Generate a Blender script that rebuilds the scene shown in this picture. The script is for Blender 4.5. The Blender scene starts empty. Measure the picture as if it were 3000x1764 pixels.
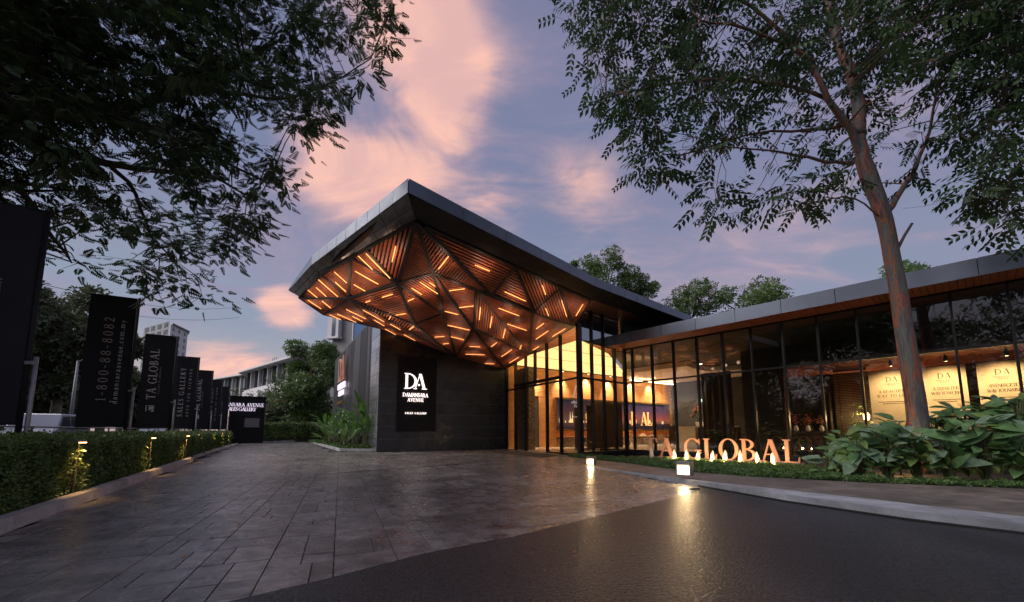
import bpy, math, random
import numpy as np
from mathutils import Vector, Matrix
random.seed(7)
RNG = np.random.default_rng(7)
SC = bpy.context.scene
COL = SC.collection

# ------------------------------------------------------------------ camera
FPX, PITCH, CY0 = 1167.0, math.radians(6.5), 1129.0     # focal length in photo pixels, tilt, optical axis row
CAMZ = 1.0
cd = bpy.data.cameras.new('camera'); cam = bpy.data.objects.new('camera', cd); COL.objects.link(cam)
cd.sensor_width = 36.0; cd.lens = 36.0 * FPX / 3000.0; cd.shift_y = (CY0 - 882.0) / 3000.0
cd.clip_start = 0.05; cd.clip_end = 4000.0
cam.location = (0, 0, CAMZ); cam.rotation_euler = (math.pi / 2 + PITCH, 0, 0)
SC.camera = cam

# ------------------------------------------------------------------ world: dusk sky
SUN_EL, SUN_ROT = math.radians(38.0), math.radians(-100.0)
wd = bpy.data.worlds.new('World'); SC.world = wd; wd.use_nodes = True
wn, wl = wd.node_tree.nodes, wd.node_tree.links
wn.clear()
def W(t, **kw):
    n = wn.new(t)
    for k, v in kw.items(): setattr(n, k, v)
    return n
def wm(op, a, b=None, c=None):
    n = W('ShaderNodeMath', operation=op)
    for i, v in enumerate((a, b, c)):
        if v is None: continue
        if isinstance(v, (int, float)): n.inputs[i].default_value = v
        else: wl.new(v, n.inputs[i])
    return n.outputs[0]
def wmix(f, a, b):
    n = W('ShaderNodeMix', data_type='RGBA')
    for s, v in ((n.inputs[0], f), (n.inputs[6], a), (n.inputs[7], b)):
        if isinstance(v, (int, float)): s.default_value = v
        elif isinstance(v, tuple): s.default_value = (*v, 1)
        else: wl.new(v, s)
    return n.outputs[2]
def wramp(f, stops, interp='EASE'):
    n = W('ShaderNodeValToRGB'); r = n.color_ramp; r.interpolation = interp
    while len(r.elements) > 1: r.elements.remove(r.elements[-1])
    r.elements[0].position = stops[0][0]; r.elements[0].color = (*stops[0][1], 1)
    for p, c in stops[1:]:
        e = r.elements.new(p); e.color = (*c, 1)
    wl.new(f, n.inputs[0]); return n.outputs[0]
tc = W('ShaderNodeTexCoord'); DIRV = tc.outputs['Generated']
sp = W('ShaderNodeSeparateXYZ'); wl.new(DIRV, sp.inputs[0])
dx, dy, dz = sp.outputs
elev = wm('MAXIMUM', dz, 0.0)
grad = wramp(wm('MULTIPLY_ADD', dz, 0.5, 0.5), [(0.0, (.03, .03, .03)), (.485, (.10, .09, .09)), (.5, (.44, .32, .28)), (.54, (.38, .33, .34)),
      (.62, (.215, .255, .335)), (.78, (.15, .175, .285)), (1.0, (.11, .13, .23))])
grad = wmix(wm('MULTIPLY', wm('SMOOTH_MAX', wm('MULTIPLY', dx, 1.0), 0.0, 0.1), .55), grad, (.175, .18, .285))
den = wm('ADD', elev, 0.22)
px_, py_ = wm('DIVIDE', dx, den), wm('DIVIDE', dy, den)
cmb = W('ShaderNodeCombineXYZ'); wl.new(px_, cmb.inputs[0]); wl.new(py_, cmb.inputs[1]); cmb.inputs[2].default_value = 3.7
def wnoise(vec, scale, detail, dist, rough=.55):
    n = W('ShaderNodeTexNoise'); n.inputs['Scale'].default_value = scale; n.inputs['Detail'].default_value = detail
    n.inputs['Distortion'].default_value = dist; n.inputs['Roughness'].default_value = rough; wl.new(vec, n.inputs['Vector'])
    return n.outputs['Fac']
n1 = wnoise(cmb.outputs[0], 1.0, 3.0, 0.4, .45)
vst = W('ShaderNodeVectorMath', operation='MULTIPLY'); wl.new(cmb.outputs[0], vst.inputs[0]); vst.inputs[1].default_value = (1.0, 1.7, 1.0)
vrot = W('ShaderNodeVectorRotate', rotation_type='Z_AXIS'); wl.new(vst.outputs[0], vrot.inputs['Vector']); vrot.inputs['Angle'].default_value = .6
n2 = wnoise(vrot.outputs[0], 2.4, 9.0, 1.3, .58)
n3 = wnoise(vrot.outputs[0], 6.5, 9.0, 1.0, .62)
nz = wm('ADD', wm('ADD', wm('MULTIPLY', n1, .46), wm('MULTIPLY', n2, .38)), wm('MULTIPLY', n3, .16))
def pdir(px, py):
    cx, cy = (px - 1500) / FPX, (CY0 - py) / FPX
    v = Vector((cx, math.cos(PITCH) - cy * math.sin(PITCH), math.sin(PITCH) + cy * math.cos(PITCH)))
    return v.normalized()
def blob(px, py, k):
    d = pdir(px, py)
    n = W('ShaderNodeVectorMath', operation='DOT_PRODUCT'); wl.new(DIRV, n.inputs[0]); n.inputs[1].default_value = d
    return wm('POWER', wm('MAXIMUM', n.outputs['Value'], 0.0), k)
warm = None
cov = nz
for bx_, by_, k, w_ in ((1250, 40, 130, .24), (1290, 190, 170, .20), (1330, 330, 260, .13), (960, 470, 190, .24), (1090, 540, 230, .17), (1250, 560, 260, .12), (1430, 570, 260, .12), (1690, 520, 330, .12),
                        (850, 915, 900, .34), (800, 890, 1400, .2), (700, 1090, 260, .26), (600, 1095, 300, .22), (1760, 640, 160, .07), (2330, 730, 120, .11), (1600, 250, 90, .04),
                        (1090, 330, 260, -.12), (1560, 60, 90, -.10), (1400, 420, 300, -.12), (850, 780, 60, -.08), (620, 980, 160, -.06)):
    b = blob(bx_, by_, k)
    cov = wm('MULTIPLY_ADD', b, w_, cov)
    if w_ > .115: warm = b if warm is None else wm('ADD', warm, b)
def sstep(v, a, b):
    n = W('ShaderNodeMapRange', interpolation_type='SMOOTHSTEP'); wl.new(v, n.inputs[0])
    n.inputs[1].default_value = a; n.inputs[2].default_value = b; return n.outputs[0]
cl = sstep(cov, .49, .76)
wf = wm('MINIMUM', wm('MULTIPLY_ADD', warm, .85, .06), 1.0)
ccol = wmix(wf, (.245, .22, .315), (.82, .44, .34))
ccol = wmix(sstep(n2, .38, .68), wmix(.35, ccol, (.34, .28, .38)), wmix(.22, ccol, (.86, .56, .46)))
veil = wm('MULTIPLY', sstep(wm('ADD', wm('MULTIPLY', n1, .55), wm('MULTIPLY', n2, .45)), .40, .66), .55)
grad = wmix(veil, grad, (.255, .205, .305))
sky = wmix(wm('MULTIPLY', cl, .92), grad, ccol)
nish = W('ShaderNodeTexSky', sky_type='NISHITA'); nish.sun_disc = False
nish.sun_elevation = SUN_EL; nish.sun_rotation = SUN_ROT; nish.dust_density = 2.0
bg1 = W('ShaderNodeBackground'); wl.new(sky, bg1.inputs[0]); bg1.inputs[1].default_value = 0.65
bg2 = W('ShaderNodeBackground'); wl.new(nish.outputs[0], bg2.inputs[0]); bg2.inputs[1].default_value = 0.003
ad = W('ShaderNodeAddShader'); wl.new(bg1.outputs[0], ad.inputs[0]); wl.new(bg2.outputs[0], ad.inputs[1])
wo = W('ShaderNodeOutputWorld'); wl.new(ad.outputs[0], wo.inputs[0])

# ------------------------------------------------------------------ sun lamp, a broad soft added fill, and exposure
sd = bpy.data.lights.new('sun', 'SUN'); sd.energy = 1.7; sd.angle = math.radians(60); sd.color = (1.0, .92, .90)
so = bpy.data.objects.new('sun', sd); COL.objects.link(so)
so.rotation_euler = Vector((math.sin(SUN_ROT) * math.cos(SUN_EL), math.cos(SUN_ROT) * math.cos(SUN_EL), math.sin(SUN_EL))).to_track_quat('Z', 'Y').to_euler()
SC.view_settings.view_transform = 'Standard'; SC.view_settings.look = 'None'
SC.view_settings.exposure = 0.95; SC.view_settings.gamma = 1.0; SC.view_settings.use_curve_mapping = False
SC.cycles.use_denoising = True
SC.cycles.max_bounces = 8; SC.cycles.transparent_max_bounces = 16; SC.cycles.sample_clamp_indirect = 4.0
SC.cycles.caustics_reflective = False; SC.cycles.caustics_refractive = False

# ------------------------------------------------------------------ measuring helpers
def ray(px, py):
    cx, cy = (px - 1500) / FPX, (CY0 - py) / FPX
    return Vector((cx, math.cos(PITCH) - cy * math.sin(PITCH), math.sin(PITCH) + cy * math.cos(PITCH)))
CAM = Vector((0, 0, CAMZ))
def G(px, py, h=0.0):
    d = ray(px, py); return CAM + d * ((h - CAMZ) / d.z)
def DY(px, py, y):
    d = ray(px, py); return CAM + d * (y / d.y)
def PL(px, py, p0, n):
    d = ray(px, py); return CAM + d * ((p0 - CAM).dot(n) / d.dot(n))
def PV(px, py, a, b):                       # hit on the vertical plane through a and b
    t = (b - a); return PL(px, py, a, Vector((t.y, -t.x, 0)).normalized())
def V(x, y, z=0.0): return Vector((x, y, z))

# ------------------------------------------------------------------ materials
MATS = {}
def mat(name, col, rough=.5, metal=0.0, var=0.0, vscale=3.0, bump=0.0, bscale=30.0, emit=None, estr=0.0, tint=None, spec=.5, stretch=(1, 1, 1), grain=None, trans=None, coat=0.0, rvar=0.0, detail=6.0, var2=0.0, v2scale=.5, v2stretch=(1, 1, 1)):
    m = bpy.data.materials.new(name); m.use_nodes = True; MATS[name] = m
    nt = m.node_tree; N, L = nt.nodes, nt.links; N.clear()
    out = N.new('ShaderNodeOutputMaterial'); p = N.new('ShaderNodeBsdfPrincipled')
    p.inputs['Roughness'].default_value = rough; p.inputs['Metallic'].default_value = metal
    p.inputs['Specular IOR Level'].default_value = spec; p.inputs['Coat Weight'].default_value = coat
    t = N.new('ShaderNodeTexCoord'); mp = N.new('ShaderNodeMapping'); mp.inputs['Scale'].default_value = stretch
    L.new(t.outputs['Object'], mp.inputs[0]); vec = mp.outputs[0]
    c = None
    def rgbmix(f, a, b):
        n = N.new('ShaderNodeMix'); n.data_type = 'RGBA'
        for s, v in ((n.inputs[0], f), (n.inputs[6], a), (n.inputs[7], b)):
            if isinstance(v, (int, float)): s.default_value = v
            elif isinstance(v, tuple): s.default_value = (*v[:3], 1)
            else: L.new(v, s)
        return n.outputs[2]
    def nz(scale, d=6.0, dist=0.0):
        n = N.new('ShaderNodeTexNoise'); n.inputs['Scale'].default_value = scale; n.inputs['Detail'].default_value = d
        n.inputs['Distortion'].default_value = dist; L.new(vec, n.inputs['Vector']); return n.outputs['Fac']
    c = tuple(col)
    if tint is not None:
        a = N.new('ShaderNodeAttribute'); a.attribute_name = 'tint'
        c = rgbmix(a.outputs['Fac'], c, tuple(tint))
    if grain:
        g = nz(grain[0], 4.0, .6); r = N.new('ShaderNodeValToRGB'); L.new(g, r.inputs[0])
        r.color_ramp.elements[0].position = .35; r.color_ramp.elements[1].position = .65
        c = rgbmix(r.outputs[0], c, tuple(grain[1]))
    if var > 0:
        f = nz(vscale, detail, .3); r = N.new('ShaderNodeMapRange'); L.new(f, r.inputs[0])
        r.inputs[1].default_value = .3; r.inputs[2].default_value = .7; r.inputs[3].default_value = 1 - var; r.inputs[4].default_value = 1 + var
        mm = N.new('ShaderNodeVectorMath'); mm.operation = 'SCALE'; L.new(r.outputs[0], mm.inputs['Scale'])
        if isinstance(c, tuple): mm.inputs[0].default_value = c[:3]
        else: L.new(c, mm.inputs[0])
        c = mm.outputs[0]
    if var2 > 0:
        m2 = N.new('ShaderNodeMapping'); m2.inputs['Scale'].default_value = v2stretch; L.new(t.outputs['Object'], m2.inputs[0])
        n_ = N.new('ShaderNodeTexNoise'); n_.inputs['Scale'].default_value = v2scale; n_.inputs['Detail'].default_value = 7; n_.inputs['Distortion'].default_value = .8; L.new(m2.outputs[0], n_.inputs['Vector'])
        r = N.new('ShaderNodeMapRange'); L.new(n_.outputs['Fac'], r.inputs[0])
        r.inputs[1].default_value = .32; r.inputs[2].default_value = .68; r.inputs[3].default_value = 1 - var2; r.inputs[4].default_value = 1 + var2
        mm = N.new('ShaderNodeVectorMath'); mm.operation = 'SCALE'; L.new(r.outputs[0], mm.inputs['Scale'])
        if isinstance(c, tuple): mm.inputs[0].default_value = c[:3]
        else: L.new(c, mm.inputs[0])
        c = mm.outputs[0]
    if isinstance(c, tuple): p.inputs['Base Color'].default_value = (*c[:3], 1)
    else: L.new(c, p.inputs['Base Color'])
    if rvar > 0:
        f = nz(vscale * 1.7, 5.0, .2); r = N.new('ShaderNodeMapRange'); L.new(f, r.inputs[0])
        r.inputs[1].default_value = .3; r.inputs[2].default_value = .7; r.inputs[3].default_value = max(.02, rough - rvar); r.inputs[4].default_value = rough + rvar
        L.new(r.outputs[0], p.inputs['Roughness'])
    if bump > 0:
        b = N.new('ShaderNodeBump'); b.inputs['Strength'].default_value = bump; b.inputs['Distance'].default_value = .02
        L.new(nz(bscale), b.inputs['Height']); L.new(b.outputs[0], p.inputs['Normal'])
    if emit is not None:
        p.inputs['Emission Color'].default_value = (*emit, 1); p.inputs['Emission Strength'].default_value = estr
    sh = p.outputs[0]
    if trans is not None:
        tr = N.new('ShaderNodeBsdfTranslucent'); mx = N.new('ShaderNodeMixShader'); mx.inputs[0].default_value = trans
        if isinstance(c, tuple): tr.inputs[0].default_value = (*c[:3], 1)
        else: L.new(c, tr.inputs[0])
        L.new(sh, mx.inputs[1]); L.new(tr.outputs[0], mx.inputs[2]); sh = mx.outputs[0]
    L.new(sh, out.inputs[0])
    return m
def glassmat(name, tintc, f0):
    m = bpy.data.materials.new(name); m.use_nodes = True; MATS[name] = m
    nt = m.node_tree; N, L = nt.nodes, nt.links; N.clear()
    out = N.new('ShaderNodeOutputMaterial'); mx = N.new('ShaderNodeMixShader')
    tr = N.new('ShaderNodeBsdfTransparent'); tr.inputs[0].default_value = (*tintc, 1)
    gl = N.new('ShaderNodeBsdfGlossy'); gl.inputs['Roughness'].default_value = 0.012; gl.inputs[0].default_value = (.95, .95, .95, 1)
    tcn = N.new('ShaderNodeTexCoord'); nn = N.new('ShaderNodeTexNoise'); nn.inputs['Scale'].default_value = .9; nn.inputs['Detail'].default_value = 1.0
    L.new(tcn.outputs['Object'], nn.inputs['Vector'])
    bp = N.new('ShaderNodeBump'); bp.inputs['Strength'].default_value = .025; bp.inputs['Distance'].default_value = .05
    L.new(nn.outputs['Fac'], bp.inputs['Height']); L.new(bp.outputs[0], gl.inputs['Normal'])
    lw = N.new('ShaderNodeLayerWeight'); lw.inputs[0].default_value = .5
    a = N.new('ShaderNodeMath'); a.operation = 'POWER'; a.inputs[1].default_value = 5.0; L.new(lw.outputs['Facing'], a.inputs[0])
    b = N.new('ShaderNodeMath'); b.operation = 'MULTIPLY_ADD'; b.inputs[1].default_value = 1 - f0; b.inputs[2].default_value = f0; L.new(a.outputs[0], b.inputs[0])
    L.new(b.outputs[0], mx.inputs[0]); L.new(tr.outputs[0], mx.inputs[1]); L.new(gl.outputs[0], mx.inputs[2]); L.new(mx.outputs[0], out.inputs[0])
    return m

mat('fascia', (.165, .20, .26), .34, .30, var=.10, vscale=1.2, rvar=.06, bump=.03, bscale=4)
mat('fascia_dark', (.024, .025, .028), .60, .0, spec=.25, var=.25, vscale=1.6, rvar=.08)
mat('band_tile', (.20, .205, .21), .12, .35, var=.2, vscale=2.0, rvar=.05, bump=.05, bscale=3)
mat('soffit_wood', (.39, .115, .06), .45, var=.22, vscale=1.3, grain=(7, (.32, .10, .052)), stretch=(1, 1, 1), tint=(.49, .15, .08))
mat('soffit_back', (.014, .006, .005), .8, spec=.1)
mat('beam', (.028, .024, .023), .45)
mat('plain_soffit', (.30, .12, .065), .4, var=.15, vscale=2)
mat('strip_light', (.9, .5, .2), .5, emit=(1.0, .38, .11), estr=1.6)
mat('stone_clad', (.025, .030, .031), .33, var=.35, vscale=2.3, rvar=.12, bump=.05, bscale=18, tint=(.042, .048, .049))
mat('metal_clad', (.62, .64, .66), .22, .85, var=.12, vscale=2, rvar=.08, tint=(.42, .44, .46))
mat('mesh_wall', (.060, .060, .064), .45, .4, var=.15, vscale=2)
mat('mesh_bar', (.11, .11, .115), .4, .5)
mat('sign_black', (.014, .014, .016), .6, var=.2, spec=.25)
mat('sign_white', (.9, .85, .85), .4, emit=(1.0, .84, .80), estr=.9)
mat('sign_cool', (.9, .85, .9), .4, emit=(.95, .80, 1.0), estr=.45)
mat('banner_cloth', (.012, .012, .015), .75, var=.25, vscale=2, bump=.06, bscale=3)
mat('banner_print', (.72, .71, .70), .7)
mat('banner_gold', (.60, .48, .40), .6)
mat('galvanised', (.30, .30, .30), .45, .5, var=.15)
mat('pole_dark', (.016, .016, .018), .6, spec=.25)
mat('mullion', (.014, .014, .015), .35, .3)
mat('concrete_light', (.42, .42, .43), .6, var=.18, vscale=6, bump=.15, bscale=40, var2=.3, v2scale=1.0)
mat('concrete_grey', (.36, .38, .41), .42, var=.22, vscale=6, bump=.15, bscale=30, rvar=.1, var2=.35, v2scale=.8)
mat('path_stone', (.17, .145, .125), .5, var=.35, vscale=6, bump=.3, bscale=14, var2=.35, v2scale=.9)
mat('soil', (.03, .022, .015), .9, var=.4, vscale=6, bump=.5, bscale=30)
mat('ground_far', (.05, .06, .03), .9, var=.4, vscale=.4)
mat('paver', (.128, .120, .114), .31, var=.42, vscale=4.5, bump=.30, bscale=20, tint=(.25, .23, .213), rvar=.12, var2=.24, v2scale=.55)
mat('paver_bed', (.035, .031, .029), .8)
mat('asphalt', (.030, .032, .036), .36, var=.75, vscale=30, bump=1.0, bscale=48, rvar=.12, detail=10, var2=.45, v2scale=.7, v2stretch=(1, .45, 1))
mat('drain', (.012, .012, .012), .5, .4)
mat('wood_int', (.60, .32, .15), .45, var=.15, vscale=1.2, grain=(3.0, (.40, .165, .055)), stretch=(.5, .5, 9), tint=(.60, .28, .11))
mat('wood_dark', (.060, .032, .020), .4, var=.25, grain=(4, (.035, .018, .012)), stretch=(8, 8, .6))
mat('curtain', (.085, .05, .032), .8, var=.2)
mat('marble_dark', (.10, .07, .05), .25, var=.75, vscale=9, detail=12, grain=(22, (.20, .15, .11)))
mat('marble_white', (.72, .67, .62), .25, var=.12, vscale=2)
mat('wall_blue', (.022, .027, .036), .7)
mat('wall_dark', (.03, .028, .026), .6)
mat('ceil_white', (.78, .70, .62), .6)
mat('ceil_dark', (.05, .046, .042), .6)
mat('ceil_lit', (.9, .8, .6), .6, emit=(1.0, .64, .25), estr=1.1)
mat('seam', (.25, .18, .08), .6)
mat('floor_int', (.45, .37, .30), .18, var=.15, vscale=1.5)
mat('rug', (.06, .042, .03), .95, var=.2, bump=.4, bscale=200)
mat('gold', (.75, .50, .20), .25, .9)
mat('copper', (.80, .42, .26), .38, .15, var=.08)
mat('lamp_white', (1, .9, .7), .5, emit=(1.0, .74, .38), estr=9.0)
mat('lamp_orange', (1, .7, .4), .5, emit=(1.0, .55, .22), estr=6.0)
mat('cove_glow', (1, .9, .7), .5, emit=(1.0, .72, .42), estr=16.0)
mat('lamp_body', (.30, .29, .27), .5, .3, var=.1)
mat('foam', (.92, .88, .80), .6, var=.06, vscale=20, bump=.5, bscale=30, trans=.45)
mat('water', (.004, .005, .006), .05, spec=.6, bump=.12, bscale=9)
mat('white_paint', (.62, .62, .64), .6, var=.06)
mat('grey_paint', (.22, .225, .235), .6, var=.08)
mat('dark_paint', (.09, .09, .095), .6)
mat('roof_grey', (.20, .20, .21), .6)
mat('win_glass', (.05, .07, .09), .08, spec=.8)
mat('win_blue', (.14, .25, .45), .06, .3)
mat('orange_tile', (.50, .17, .07), .6)
mat('blue_trim', (.10, .26, .45), .5)
mat('bark', (.085, .068, .052), .85, var=.4, vscale=5, bump=.6, bscale=14)
mat('bark_pale', (.22, .19, .15), .8, var=.3, vscale=4, bump=.3, bscale=10)
mat('leaf_rain', (.034, .064, .022), .55, tint=(.075, .125, .04), trans=.25)
mat('leaf_gum', (.026, .060, .022), .5, tint=(.065, .125, .04), trans=.28)
mat('leaf_mid', (.075, .13, .042), .55, tint=(.17, .26, .085), trans=.25)
mat('leaf_grey', (.085, .115, .06), .6, tint=(.18, .21, .11), trans=.2)
mat('leaf_hedge', (.055, .105, .026), .5, tint=(.17, .26, .07), trans=.2)
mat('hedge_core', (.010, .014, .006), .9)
mat('leaf_cover', (.065, .13, .035), .5, tint=(.15, .26, .07), trans=.2)
mat('leaf_broad', (.13, .25, .09), .45, var=.38, vscale=9, trans=.18)
mat('leaf_broad_pale', (.20, .31, .19), .45, var=.38, vscale=9, trans=.18)
mat('leaf_broad_yellow', (.20, .30, .08), .45, var=.38, vscale=9, trans=.2)
mat('leaf_dry', (.24, .17, .07), .6, var=.3, vscale=8, trans=.15)
mat('leaf_strap', (.07, .13, .045), .4, var=.2, vscale=5, trans=.2)
mat('leaf_heli', (.12, .25, .055), .38, var=.3, vscale=3, trans=.25)
mat('stem', (.10, .12, .04), .5, var=.2)
mat('car_body', (.42, .46, .52), .2, .3, coat=.6)
mat('car_dark', (.03, .03, .035), .3)
mat('tyre', (.015, .015, .015), .8)
mat('headlamp', (.9, .9, .9), .1)
mat('chair_shell', (.30, .20, .12), .5)
mat('chrome', (.7, .7, .7), .15, 1.0)
mat('petal', (.70, .30, .27), .55, var=.2, vscale=30, trans=.2)
mat('petal_dry', (.55, .22, .10), .7, var=.3, vscale=30)
mat('pot_white', (.75, .70, .64), .35)
mat('pot_black', (.015, .015, .015), .4)
mat('poster', (.74, .58, .36), .6, var=.04)
mat('poster_ink', (.10, .07, .05), .6)
mat('blind', (.30, .18, .09), .5)
mat('sofa', (.035, .035, .042), .8)
mat('screen_ink', (.9, .62, .25), .4, emit=(1.0, .50, .18), estr=.35)
mat('tower_lit', (.9, .8, .5), .4, emit=(1.0, .82, .45), estr=.35)
mat('tower_dim', (.03, .025, .03), .4, emit=(.30, .16, .16), estr=.22)
mat('exit_green', (.5, .9, .6), .4, emit=(.6, .95, .75), estr=1.0)
glassmat('glass', (.88, .87, .84), .055)
glassmat('glass_sky', (.70, .72, .74), .30)
glassmat('glass_dark', (.85, .85, .82), .075)

def panorama_mat():
    m = bpy.data.materials.new('panorama'); m.use_nodes = True; MATS['panorama'] = m
    nt = m.node_tree; N, L = nt.nodes, nt.links; N.clear()
    out = N.new('ShaderNodeOutputMaterial'); p = N.new('ShaderNodeBsdfPrincipled'); p.inputs['Roughness'].default_value = .2
    a = N.new('ShaderNodeAttribute'); a.attribute_name = 'uvp'
    s = N.new('ShaderNodeSeparateXYZ'); L.new(a.outputs['Vector'], s.inputs[0])
    r = N.new('ShaderNodeValToRGB'); e = r.color_ramp.elements
    e[0].position = 0; e[0].color = (.02, .015, .03, 1); e[1].position = 1; e[1].color = (.035, .03, .085, 1)
    for pos, cc in ((.22, (.03, .02, .035)), (.27, (.45, .10, .06)), (.45, (.22, .07, .10)), (.7, (.07, .045, .12))):
        x = e.new(pos); x.color = (*cc, 1)
    L.new(s.outputs[1], r.inputs[0])
    n = N.new('ShaderNodeTexNoise'); n.inputs['Scale'].default_value = 4; L.new(a.outputs['Vector'], n.inputs['Vector'])
    r2 = N.new('ShaderNodeValToRGB'); e2 = r2.color_ramp.elements
    e2[0].position = 0; e2[0].color = (.02, .018, .04, 1); e2[1].position = 1; e2[1].color = (.035, .04, .10, 1)
    x = e2.new(.3); x.color = (.16, .09, .10, 1)
    L.new(s.outputs[1], r2.inputs[0])
    mr = N.new('ShaderNodeMapRange'); L.new(s.outputs[0], mr.inputs[0]); mr.inputs[1].default_value = .3; mr.inputs[2].default_value = .75
    mx = N.new('ShaderNodeMix'); mx.data_type = 'RGBA'; L.new(mr.outputs[0], mx.inputs[0]); L.new(r2.outputs[0], mx.inputs[6]); L.new(r.outputs[0], mx.inputs[7])
    L.new(mx.outputs[2], p.inputs['Base Color']); L.new(mx.outputs[2], p.inputs['Emission Color']); p.inputs['Emission Strength'].default_value = .16
    L.new(p.outputs[0], out.inputs[0])
panorama_mat()
def eucalypt_mat():
    m = bpy.data.materials.new('rainbow_bark'); m.use_nodes = True; MATS['rainbow_bark'] = m
    nt = m.node_tree; N, L = nt.nodes, nt.links; N.clear()
    out = N.new('ShaderNodeOutputMaterial'); p = N.new('ShaderNodeBsdfPrincipled'); p.inputs['Roughness'].default_value = .6
    t = N.new('ShaderNodeTexCoord'); mp = N.new('ShaderNodeMapping'); mp.inputs['Scale'].default_value = (10, 10, 1.1); L.new(t.outputs['Object'], mp.inputs[0])
    n = N.new('ShaderNodeTexNoise'); n.inputs['Scale'].default_value = 1.0; n.inputs['Detail'].default_value = 4; n.inputs['Distortion'].default_value = .7; L.new(mp.outputs[0], n.inputs['Vector'])
    r = N.new('ShaderNodeValToRGB'); r.color_ramp.interpolation = 'LINEAR'; e = r.color_ramp.elements
    e[0].position = .25; e[0].color = (.045, .05, .07, 1); e[1].position = .8; e[1].color = (.07, .055, .065, 1)
    for pos, cc in ((.38, (.085, .085, .09)), (.45, (.13, .14, .11)), (.49, (.09, .07, .065)), (.54, (.30, .10, .05)), (.585, (.26, .08, .045)), (.62, (.075, .055, .055))):
        x = e.new(pos); x.color = (*cc, 1)
    L.new(n.outputs['Fac'], r.inputs[0]); L.new(r.outputs[0], p.inputs['Base Color'])
    b = N.new('ShaderNodeBump'); b.inputs['Strength'].default_value = .9; b.inputs['Distance'].default_value = .03; L.new(n.outputs['Fac'], b.inputs['Height']); L.new(b.outputs[0], p.inputs['Normal'])
    L.new(p.outputs[0], out.inputs[0])
eucalypt_mat()

# ------------------------------------------------------------------ object helpers
def link(o): COL.objects.link(o); return o
def wloc(o):
    v = Vector((0, 0, 0))
    while o is not None: v = v + o.location; o = o.parent
    return v
def thing(name, label, cat, loc=(0, 0, 0), group=None, rotz=0.0):
    o = bpy.data.objects.new(name, None); link(o); o.empty_display_size = .2
    o.location = loc; o.rotation_euler = (0, 0, rotz); o['label'] = label; o['category'] = cat
    if group: o['group'] = group
    return o
def tag(o, label, cat, group=None, kind=None):
    if label: o['label'] = label
    if cat: o['category'] = cat
    if group: o['group'] = group
    if kind: o['kind'] = kind
    return o
def mesh_np(name, verts, faces_flat, sizes, tint=None, smooth=False):
    me = bpy.data.meshes.new(name)
    verts = np.asarray(verts, dtype=np.float32).reshape(-1, 3); faces_flat = np.asarray(faces_flat, dtype=np.int32).ravel()
    sizes = np.asarray(sizes, dtype=np.int32)
    me.vertices.add(len(verts)); me.vertices.foreach_set('co', verts.ravel())
    me.loops.add(len(faces_flat)); me.loops.foreach_set('vertex_index', faces_flat)
    me.polygons.add(len(sizes)); st = np.zeros(len(sizes), dtype=np.int32); st[1:] = np.cumsum(sizes)[:-1]
    me.polygons.foreach_set('loop_start', st)
    me.polygons.foreach_set('use_smooth', np.full(len(sizes), bool(smooth)))
    if tint is not None:
        a = me.attributes.new('tint', 'FLOAT', 'POINT'); a.data.foreach_set('value', np.asarray(tint, dtype=np.float32))
    me.update(calc_edges=True); me.validate()
    return me
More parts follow.
